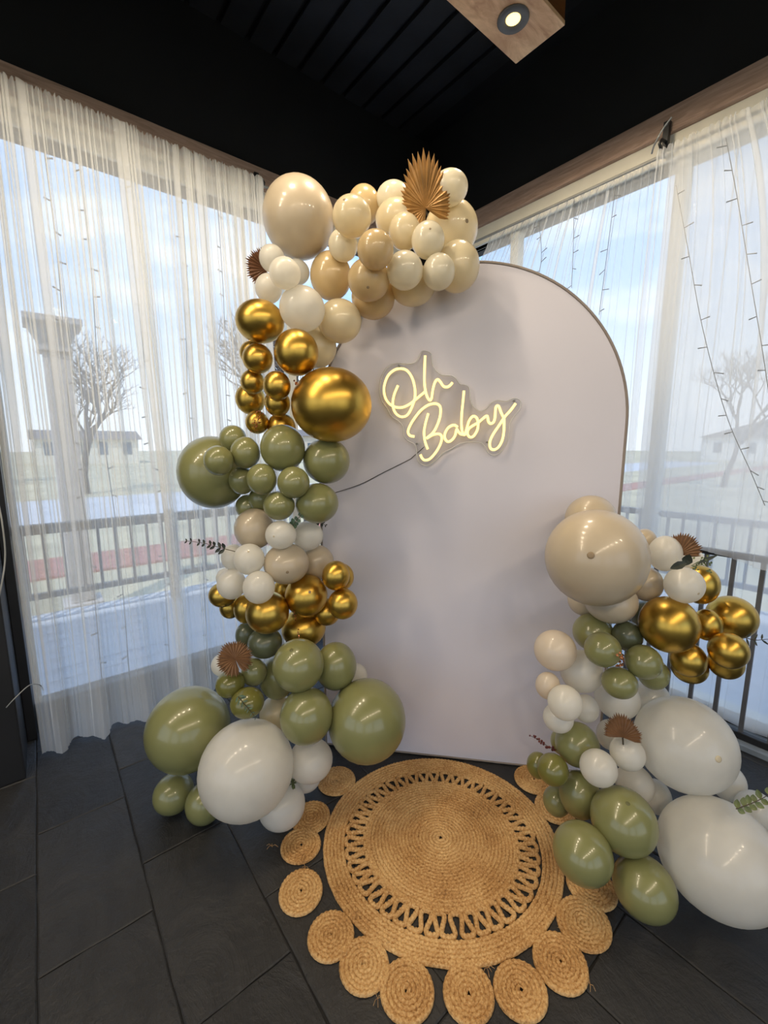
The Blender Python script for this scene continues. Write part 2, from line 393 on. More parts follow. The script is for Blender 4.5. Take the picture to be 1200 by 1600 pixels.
# ---- sheer curtains
def curtain(name, axis, c_top, c_bot, lo, hi, lo_b, hi_b, ztop, hem, nfold, amp, seed, mat, ruffle=.03, gather=None, wob=.02):
    rnd = random.Random(seed)
    wts = [rnd.uniform(.35, 1.7) for _ in range(nfold)]; tot = sum(wts); cum = [0]
    for q in wts: cum.append(cum[-1]+q/tot)
    amps = [rnd.uniform(.35, 1.25) for _ in range(nfold)]; lean = [rnd.uniform(-1, 1) for _ in range(nfold)]
    W = hi-lo
    tuck = [rnd.choice((.004, .006, .008, .010, .012, .030 if rnd.random() < .45 else .007)) for _ in range(nfold)]
    per = 14; NU = nfold*per; zs = [0, .008, .018, .03, .05, .075, .10, .14, .2, .28, .37, .46, .55, .64, .72, .8, .86, .91, .95, .98, 1.0]
    V = []; F = []; NV = len(zs)
    for i in range(NU+1):
        fo = min(i//per, nfold-1); fr = (i-fo*per)/per
        wd = cum[fo+1]-cum[fo]; ph = 2*math.pi*fr; tk = tuck[fo]/W
        u0 = cum[fo]+wd*fr
        if fr < .64: g0, g1, e = 0.0, 1.0, fr/.64
        elif fr < .86: g0, g1, e = 1.0, -.35, (fr-.64)/.22
        else: g0, g1, e = -.35, 0.0, (fr-.86)/.14
        fold = g0+(g1-g0)*e                               # cloth doubles back at every pleat
        for j, v in enumerate(zs):
            k = tk*(1-.92*v**1.5)
            u = cum[fo]+wd*min(1, fr/.75) + k*fold if fr < .75 else cum[fo]+wd+k*fold
            lay = .004*(1-.7*v)*(1 if fr < .64 else (1-2*(fr-.64)/.22 if fr < .86 else -1+2*(fr-.86)/.14))
            A = amp*amps[fo]*(.15+.75*math.sin(math.pi*min(1, v*1.02))*(1-.75*v))
            off = A*math.sin(2*math.pi*min(1, fr/.75)+lean[fo]) + lay + amp*v*(2.1*math.sin(u0*23+seed)+1.1*math.sin(u0*47+2*seed))
            if v < .06: off += .005*math.sin(ph*2+fo*2.3)*(1-v/.06)
            uu = u
            if gather is not None:                      # folds drawn towards one tie point at the top
                uu = u+(gather[0]-u)*(1-v)**3*gather[1]
            al = (lo+W*uu)*(1-v)+(lo_b+(hi_b-lo_b)*u)*v+.010*math.sin(u0*9+v*4+seed)*v
            z_h = hem(u0) if callable(hem) else hem+.004*(1+math.sin(u0*33))
            z = ztop*(1-v)+z_h*v
            if j == 0: z += ruffle*(.3+.5*abs(math.sin(ph*1.0+fo*1.7)))
            cc = c_top*(1-v)+c_bot*v+off + wob*math.sin(v*3.1)*math.sin(u0*7+seed)
            if j == 1: cc -= .008
            V.append((al, cc, z) if axis == 'x' else (cc, al, z))
    for i in range(NU):
        for j in range(NV-1): F.append((i*NV+j, (i+1)*NV+j, (i+1)*NV+j+1, i*NV+j+1))
    mb = MB(); mb.add(V, F); return link(name, mb.mesh(name), mat, None, True)
cg = 'sheer curtains over the left window'
tag(curtain('sheer_curtain', 'x', 2.575, 2.43, -.10, .53, -.12, .58, 2.945, .008, 34, .020, 3, MT['sheer']), 'white sheer voile curtain panel at the far left, beside the black pillar', 'curtain', cg)
tag(curtain('sheer_curtain', 'x', 2.59, 2.44, .49, 1.04, .48, 1.07, 2.945, .008, 30, .018, 5, MT['sheer']), 'white sheer voile curtain panel in the middle of left window', 'curtain', cg)
tag(curtain('sheer_curtain', 'x', 2.575, 2.47, .99, 1.16, .97, 1.22, 2.945, .008, 11, .016, 8, MT['sheer']), 'narrow white sheer curtain panel next to the gold balloons and bracket', 'curtain', cg)
cg = 'sheer curtains over the right window'
tag(curtain('sheer_curtain', 'y', 2.612, 2.618, 1.04, 2.62, 1.0, 2.60, 2.865, .05, 34, .006, 11, MT['sheer_b'], gather=(0.0, .35), wob=.003), 'white sheer curtain behind the arch board, gathered left of the right bracket', 'curtain', cg)
tag(curtain('sheer_curtain', 'y', 2.50, 2.49, -.45, .99, -.5, 1.02, 2.845, lambda u: .93+.03*math.sin(u*9), 30, .013, 17, MT['sheer_b'], gather=(1.0, .30), wob=.006), 'white sheer curtain whose hem ends at the railing, at right edge', 'curtain', cg)
tag(curtain('sheer_curtain', 'y', 2.625, 2.625, -.45, .98, -.45, 1.0, 2.855, .05, 20, .006, 23, MT['sheer_c'], wob=.003), 'white sheer curtain hanging to the floor behind the dark railing bars', 'curtain', cg)
# curtain rods and brackets
def rod(p0, p1, label):
    return tag(build(MB().tube([p0, p1], .008, 10), 'curtain_rod', MT['wire_w'], None, True), label, 'curtain rod')
rod((-.12, 2.615, 2.945), (1.22, 2.615, 2.945), 'thin pale curtain rod through the heading of the left curtains')
rod((2.55, -.45, 2.855), (2.55, 2.62, 2.855), 'thin pale curtain rod carrying the right window curtains')
def bracket(p, axis, label):
    root = thing('curtain_bracket', p, label, 'bracket', 'curtain brackets'); x, y, z = p
    if axis == 'x':
        plate = kid(MB().box(x-.014, x+.014, y+.10, y+.125, z-.06, z+.07), 'wall_plate', MT['blackmetal'], root, bevel=.002)
        kid(MB().tube([(x, y+.11, z), (x, y+.02, z-.005), (x, y, z-.03), (x, y+.02, z-.045)], .007, 8), 'hook', MT['blackmetal'], root, True)
        build(MB().tube([(x, y+.10, z+.05), (x, y+.094, z+.05)], .006, 10), 'screw', MT['tick'], plate, True)
    else:
        plate = kid(MB().box(x+.04, x+.065, y-.014, y+.014, z-.07, z+.09), 'wall_plate', MT['blackmetal'], root, bevel=.002)
        kid(MB().tube([(x+.05, y, z), (x+.0, y, z-.01), (x-.02, y, z-.035), (x+.0, y, z-.05)], .007, 8), 'hook', MT['blackmetal'], root, True)
        build(MB().tube([(x+.04, y, z+.07), (x+.034, y, z+.07)], .006, 10), 'screw', MT['tick'], plate, True)
bracket((1.19, 2.60, 2.985), 'x', 'black curtain bracket left of the largest top sand balloon')
bracket((2.55, 1.0, 2.94), 'y', 'black curtain bracket on the weathered trim of the right wall')
tag(build(MB().tube(smooth_path([(2.50, 1.02, 2.86), (2.47, 1.0, 2.875), (2.46, .965, 2.92), (2.46, .93, 2.955)]), .004, 6), 'cable_tie', MT['tick'], None, True), 'pale plastic tie gathering the right curtains at the bracket', 'tie')
# fairy light strings
LED = MB().tube([(0, 0, 0), (0, 0, 1)], [.0018, .0026], 5).mesh('led_sleeve'); LED.materials.append(MT['tick'])
LEDL = MB().tube([(0, 0, 0), (0, 0, 1)], [.003, .004], 5).mesh('led_sleeve'); LEDL.materials.append(MT['led'])
def fairy(pts, label, n, seed, grp, tick=.028):
    rnd = random.Random(seed); P = smooth_path(pts, 10)
    root = thing('fairy_light_string', P[-1], label, 'string lights', grp)
    lft = P[-1].x < 1.5; kid(MB().tube(P, .0022 if lft else .0016, 5), 'wire', MT['led'] if lft else MT['tick'], root)
    L = len(P); along = Vector((1, 0, 0)) if lft else Vector((0, 1, 0))
    for k in range(n):
        p = P[int((k+.7)/n*(L-1))]; d = along*rnd.choice((-1, 1))*rnd.uniform(.6, 1)+Vector((0, 0, rnd.uniform(-.5, .35))); d.normalize()
        o = bpy.data.objects.new('led_sleeve', LEDL if lft else LED); COL.objects.link(o); o.parent = root; o.location = p-P[-1]
        o.rotation_euler = d.to_track_quat('Z', 'Y').to_euler(); o.scale = (1, 1, tick*rnd.uniform(.7, 1.2))
for k, (a, s) in enumerate(((.16, 1), (.29, 2), (.50, 3), (.715, 4), (.93, 5))):
    fairy([(a, 2.622, 2.945), (a, 2.655, 2.86), (a+.008, 2.66, 2.3), (a-.01, 2.66, 1.6), (a+.01, 2.66, .9), (a, 2.66, .098)],
          ['leftmost fairy light string behind the left curtain', 'second fairy light string from the left, before the stone pillar', 'third fairy light string behind the left curtain',
           'fourth fairy light string behind the left curtain', 'rightmost fairy light string behind the left curtain, near the garland'][k], 24, s, 'fairy lights behind the left curtain')
RS = [([(842, 345), (846, 400), (840, 440)], 'short fairy light string right above the left part of arch board'), ([(897, 310), (896, 380), (893, 450)], 'fairy light string above the curve of the arch board'),
      ([(962, 290), (948, 400), (936, 492)], 'fairy light string left of the gathered right curtain'),
      ([(1056, 290), (1075, 390), (1095, 500), (1120, 600), (1142, 668), (1172, 735), (1195, 790)], 'slanting fairy light string right of the gathered curtain'),
      ([(1134, 215), (1152, 310), (1170, 420), (1190, 540), (1202, 620)], 'slanting fairy light string near the photo\'s right edge')]
for k, (pp, lb) in enumerate(RS): fairy([on_x(a, b, 2.44 if k > 2 else 2.59) for a, b in pp], lb, max(4, int(len(pp)*2.0)), 30+k, 'fairy lights on the right curtain', .034)

# ================================================================== outside
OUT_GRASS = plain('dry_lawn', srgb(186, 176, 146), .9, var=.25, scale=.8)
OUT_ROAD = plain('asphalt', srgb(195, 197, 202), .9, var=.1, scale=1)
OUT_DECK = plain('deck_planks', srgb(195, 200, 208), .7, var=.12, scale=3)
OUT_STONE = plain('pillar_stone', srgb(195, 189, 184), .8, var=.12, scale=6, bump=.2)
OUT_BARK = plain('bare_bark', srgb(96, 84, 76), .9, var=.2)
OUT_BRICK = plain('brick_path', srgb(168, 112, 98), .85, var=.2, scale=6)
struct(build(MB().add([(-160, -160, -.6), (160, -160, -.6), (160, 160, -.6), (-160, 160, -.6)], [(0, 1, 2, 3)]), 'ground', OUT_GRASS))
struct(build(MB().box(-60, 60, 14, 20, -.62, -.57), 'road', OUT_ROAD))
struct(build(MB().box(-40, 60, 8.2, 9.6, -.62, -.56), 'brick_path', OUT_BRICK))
deck = struct(empty('deck', (0, 0, 0)))
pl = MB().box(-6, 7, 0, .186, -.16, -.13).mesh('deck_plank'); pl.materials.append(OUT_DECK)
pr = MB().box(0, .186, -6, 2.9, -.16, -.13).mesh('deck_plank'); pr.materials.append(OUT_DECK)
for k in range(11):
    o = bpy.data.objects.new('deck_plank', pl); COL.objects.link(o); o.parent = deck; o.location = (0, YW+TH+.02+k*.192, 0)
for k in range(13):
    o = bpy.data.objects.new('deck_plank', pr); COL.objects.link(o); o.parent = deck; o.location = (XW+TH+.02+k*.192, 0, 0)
def deck_rail(axis, c, lo, hi, label):
    root = thing('deck_railing', (lo, c, -.13) if axis == 'x' else (c, lo, -.13), label, 'railing')
    def bx(u0, u1, d, z0, z1): return MB().box(u0, u1, c-d, c+d, z0, z1) if axis == 'x' else MB().box(c-d, c+d, u0, u1, z0, z1)
    kid(bx(lo, hi, .035, .70, .76), 'top_rail', MT['greymetal'], root); kid(bx(lo, hi, .025, .10, .15), 'bottom_rail', MT['greymetal'], root)
    u = lo
    while u <= hi: kid(bx(u-.04, u+.04, .04, -.13, .80), 'post', MT['greymetal'], root); u += 1.6
    me = bx(-.012, .012, .012, .15, .70).mesh('baluster') if False else MB().box(-.012, .012, -.012, .012, .15, .70).mesh('baluster'); me.materials.append(MT['greymetal'])
    u = lo+.15
    while u < hi:
        o = bpy.data.objects.new('baluster', me); COL.objects.link(o); o.parent = root
        o.location = (u-lo, 0, .13) if axis == 'x' else (0, u-lo, .13); u += .135
deck_rail('x', 4.75, -2.2, 5.0, 'dark deck railing seen through the left curtain')
deck_rail('y', 5.1, -3.0, 4.6, 'dark deck railing seen through the right curtain')
# stone pillar with cap
p = thing('stone_pillar', (.27, 6.0, -.6), 'pale stone pillar with flared cap seen through the left curtain', 'pillar')
kid(MB().box(.155, .385, 5.885, 6.115, -.35, 2.42), 'shaft', OUT_STONE, p, bevel=.01); kid(MB().box(.08, .46, 5.81, 6.19, -.6, -.35), 'plinth', OUT_STONE, p, bevel=.01)
def frus(x, y, z0, z1, a, b): return MB().add([(x-a, y-a, z0), (x+a, y-a, z0), (x+a, y+a, z0), (x-a, y+a, z0), (x-b, y-b, z1), (x+b, y-b, z1), (x+b, y+b, z1), (x-b, y+b, z1)], [(0, 3, 2, 1), (4, 5, 6, 7), (0, 1, 5, 4), (1, 2, 6, 5), (2, 3, 7, 6), (3, 0, 4, 7)])
kid(frus(.27, 6, 2.49, 2.69, .13, .22), 'flared_cap', OUT_STONE, p); kid(MB().box(.12, .42, 5.85, 6.15, 2.42, 2.49), 'collar', OUT_STONE, p, bevel=.008); kid(MB().box(.02, .52, 5.75, 6.25, 2.69, 2.76), 'cap_slab', OUT_STONE, p, bevel=.008)
# bare trees
def tree(x, y, h, seed, label):
    rnd = random.Random(seed); root = thing('bare_tree', (x, y, -.6), label, 'tree', 'bare winter trees outside')
    tr = MB(); br = MB()
    def grow(p, d, L, r, lv):
        q = p; pts = [p]; dd = d.copy()
        for k in range(3):
            dd = (dd+Vector((rnd.uniform(-.2, .2), rnd.uniform(-.2, .2), rnd.uniform(-.05, .18)))).normalized(); q = q+dd*(L/3); pts.append(q)
        (tr if lv < 2 else br).tube(pts, [r, r*.85, r*.7, r*.55], 6 if lv < 2 else 4 if lv < 4 else 3, caps=False)
        if lv >= 6: return
        for k in range(rnd.randint(3, 4) if lv < 3 else 3):
            ax = Vector((rnd.uniform(-1, 1), rnd.uniform(-1, 1), rnd.uniform(-.15, .6))).normalized()
            nd = (dd*.75+ax*.8).normalized(); grow(pts[rnd.choice((2, 3, 3))], nd, L*rnd.uniform(.62, .8), r*.6, lv+1)
    grow(Vector((x, y, -.6)), Vector((0, 0, 1)), h*.3, h*.022, 0)
    kid(tr, 'trunk', OUT_BARK, root, True); kid(br, 'twigs', OUT_BARK, root)
tree(5.6, 12.5, 7.5, 4, 'largest bare tree seen through the left curtain'); tree(1.5, 22, 7.5, 9, 'bare tree behind the stone pillar, far off'); tree(-3.0, 30, 8, 15, 'small bare tree far off at the left edge, through the curtain'); tree(26, 6, 7, 31, 'bare tree far off through the right curtain'); tree(10.5, 23, 9, 12, 'bare tree farthest right through the left curtain')
# far houses
def house(x, y, w_, d_, h, col, label, faces):
    root = thing('house', (x, y, -.6), label, 'house', 'distant houses')
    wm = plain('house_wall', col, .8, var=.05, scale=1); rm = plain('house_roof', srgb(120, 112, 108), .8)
    kid(MB().box(x-w_/2, x+w_/2, y-d_/2, y+d_/2, -.6, h), 'walls', wm, root)
    e = .4
    kid(MB().add([(x-w_/2-e, y-d_/2-e, h), (x+w_/2+e, y-d_/2-e, h), (x+w_/2+e, y+d_/2+e, h), (x-w_/2-e, y+d_/2+e, h), (x-w_/2-e, y, h+d_*.16), (x+w_/2+e, y, h+d_*.16)], [(0, 3, 2, 1), (0, 1, 5, 4), (2, 3, 4, 5), (1, 2, 5), (3, 0, 4)]), 'roof', rm, root)
    wi = plain('house_window', srgb(92, 104, 118), .15)
    for k in range(4):
        t = (k+.5)/4
        kid(MB().box(x-w_/2+t*w_-.45, x-w_/2+t*w_+.45, y-d_/2-.04, y-d_/2+.02, .4, 1.7), 'window', wi, root)
        kid(MB().box(x-w_/2-.04, x-w_/2+.02, y-d_/2+t*d_-.45, y-d_/2+t*d_+.45, .4, 1.7), 'window', wi, root)
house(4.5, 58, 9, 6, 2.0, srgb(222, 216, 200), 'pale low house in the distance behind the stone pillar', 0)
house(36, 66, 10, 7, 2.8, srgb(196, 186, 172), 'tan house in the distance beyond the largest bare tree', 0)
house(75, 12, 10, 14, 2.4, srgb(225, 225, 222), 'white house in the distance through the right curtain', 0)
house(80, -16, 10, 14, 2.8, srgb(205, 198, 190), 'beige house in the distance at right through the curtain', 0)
# ================================================================== arch board
PD = (RT*.988-FH*.155).normalized(); PN = Vector((PD.y, -PD.x, 0))
if PN.dot(FH) > 0: PN = -PN                      # faces the viewer
PO = CAMP + (-PN)*1.837; PO.z = 0
def on_board(px, py, off=0.0):
    d = ray(px, py); s = (-(1.837-off))/d.dot(PN); return CAMP + d*s
TC, RB, ZS = .048, .627, 1.53
prof = [(TC-RB, .004)]+[(TC-RB*math.cos(math.pi*k/64), ZS+RB*math.sin(math.pi*k/64)) for k in range(65)]+[(TC+RB, .004)]
def bp(t, z, d): q = PO + PD*t + PN*d; return (q.x, q.y, z)
broot = thing('arch_backdrop', bp(TC, 0, 0), 'tall white arched backdrop board with round top standing behind the rug', 'backdrop')
m = len(prof)
mb = MB(); ins = [(TC+(t-TC)*.994, z-.004 if z > 1 else z) for t, z in prof]
mb.add([bp(t, z, .0) for t, z in ins]+[bp(t, z, -.004) for t, z in prof], [tuple(range(m))]+[(i, m+i, m+(i+1) % m, (i+1) % m) for i in range(m)])
kid(mb, 'cloth_face', MT['board'], broot)
mb = MB(); mb.add([bp(t, z, -.004) for t, z in prof]+[bp(t, z, -.038) for t, z in prof], [(i, m+i, m+(i+1) % m, (i+1) % m) for i in range(m)]+[tuple(range(2*m-1, m-1, -1))])
kid(mb, 'side_rim', MT['rim'], broot)
def inset(w_): return [(TC+(q-TC)*(1-w_/RB) if z_ > ZS else q+(w_ if q < TC else -w_), ZS+(z_-ZS)*(1-w_/RB) if z_ > ZS else z_+(w_*.7 if z_ < .1 else 0)) for q, z_ in prof]
i2 = inset(.011); mb = MB(); mb.add([bp(q, z_, .0) for q, z_ in prof]+[bp(q, z_, .005) for q, z_ in inset(.003)]+[bp(q, z_, .005) for q, z_ in inset(.009)]+[bp(q, z_, .0) for q, z_ in i2],
    [(a_*m+i, a_*m+(i+1) % m, (a_+1)*m+(i+1) % m, (a_+1)*m+i) for a_ in range(3) for i in range(m)])
kid(mb, 'edge_piping', MT['rim'], broot)
# ================================================================== neon sign
def zs(u, v): return (560+u/4.2857, 530+v/4.2857)
ST = [
 [(265,310),(240,370),(230,430),(240,480),(265,510),(295,520),(330,505),(360,450),(378,390),(378,330),(360,260),(325,210),(280,197),(235,210),(195,250),(172,320),(178,385),(205,430),(250,455),(300,455),(350,430),(400,390),(446,352)],
 [(447,110),(443,200),(443,300),(455,370),(475,408),(490,395),(498,340),(512,290),(530,270),(548,285),(570,315),(595,320),(615,308),(630,290)],
 [(468,497),(450,560),(440,620),(445,680),(465,737)],
 [(375,652),(345,645),(332,620),(345,580),(375,530),(420,475),(470,440),(520,432),(548,455),(548,510),(530,570),(500,625),(455,665),(500,640),(540,635),(558,655),(550,700),(520,755),(480,800),(445,810),(425,795),(415,772)],
 [(665,590),(640,575),(605,590),(582,625),(578,660),(595,685),(620,680),(645,650),(658,605),(668,618),(685,635),(712,640)],
 [(707,345),(700,420),(692,500),(690,570),(697,625),(712,640),(725,600),(740,550),(765,517),(790,525),(802,560),(795,610),(770,650),(745,655),(730,630),(740,600),(765,580),(800,560),(830,535),(855,515),(865,520),(870,550),(885,565),(905,555),(915,520),(918,470),(925,448),(940,450),(955,490),(975,530)],
 [(1053,430),(1020,475),(980,520),(940,580),(900,640),(880,690),(885,730),(910,740),(940,720),(965,670),(975,600),(975,530)]]
OL = [(450,78),(485,95),(493,150),(510,200),(560,240),(620,243),(655,265),(680,300),(725,310),(745,335),(750,400),(770,450),(810,480),(850,470),(885,430),(930,408),(990,415),(1030,398),(1070,400),(1090,425),(1080,470),(1040,520),(1015,570),(1008,650),(985,710),(950,760),(905,778),(870,760),(850,720),(810,690),(740,690),(680,700),(620,735),(570,760),(530,800),(480,840),(440,845),(405,825),(390,780),(380,710),(330,680),(300,640),(300,590),(270,550),(220,515),(190,460),(155,410),(140,340),(155,250),(200,180),(260,160),(330,165),(380,155),(410,110),(425,82)]
nroot = thing('neon_sign', on_board(*zs(600, 450), off=.012), 'glowing warm white neon sign reading Oh Baby on the arch board', 'neon sign')
nm = ['letter_tube_o', 'letter_tube_h', 'letter_tube_b_stem', 'letter_tube_b_bowl', 'letter_tube_a', 'letter_tube_b_y', 'letter_tube_y_tail']
for k, s in enumerate(ST):
    P = smooth_path([on_board(*zs(u, v), off=.034) for u, v in s], 8)
    kid(MB().tube(P, .0050, 10), nm[k], MT['neon'], nroot, True)
o_ = smooth_path([on_board(*zs(u, v), off=.022) for u, v in OL], 3, True); n_ = len(o_)
mb = MB(); mb.add([p for p in o_]+[p-PN*.005 for p in o_], [tuple(range(n_)), tuple(range(2*n_-1, n_-1, -1))])
aback = kid(mb, 'acrylic_back', MT['acrylic'], nroot)
mb = MB(); mb.tube([p-PN*.0025 for p in o_]+[o_[0]-PN*.0025], .0026, 6, caps=False); build(mb, 'acrylic_edge', MT['acrylic_edge'], aback, True)
for u, v in ((275, 182), (1040, 415), (860, 690), (395, 700)):
    p = on_board(*zs(u, v), off=.001); kid(MB().tube([p, p+PN*.024], .004, 8), 'standoff_pin', MT['tick'], nroot, True)
cp = [on_board(663, 698, .018), on_board(645, 714, .012), on_board(638, 719, .006), on_board(600, 738, .006), on_board(565, 756, .008), on_board(530, 768, .012), on_board(505, 775, .02)]
tag(build(MB().tube(smooth_path(cp, 8), .0016, 6), 'sign_cable', MT['wire'], None, True), 'thin black cable running from the neon sign to the sage balloons', 'cable')

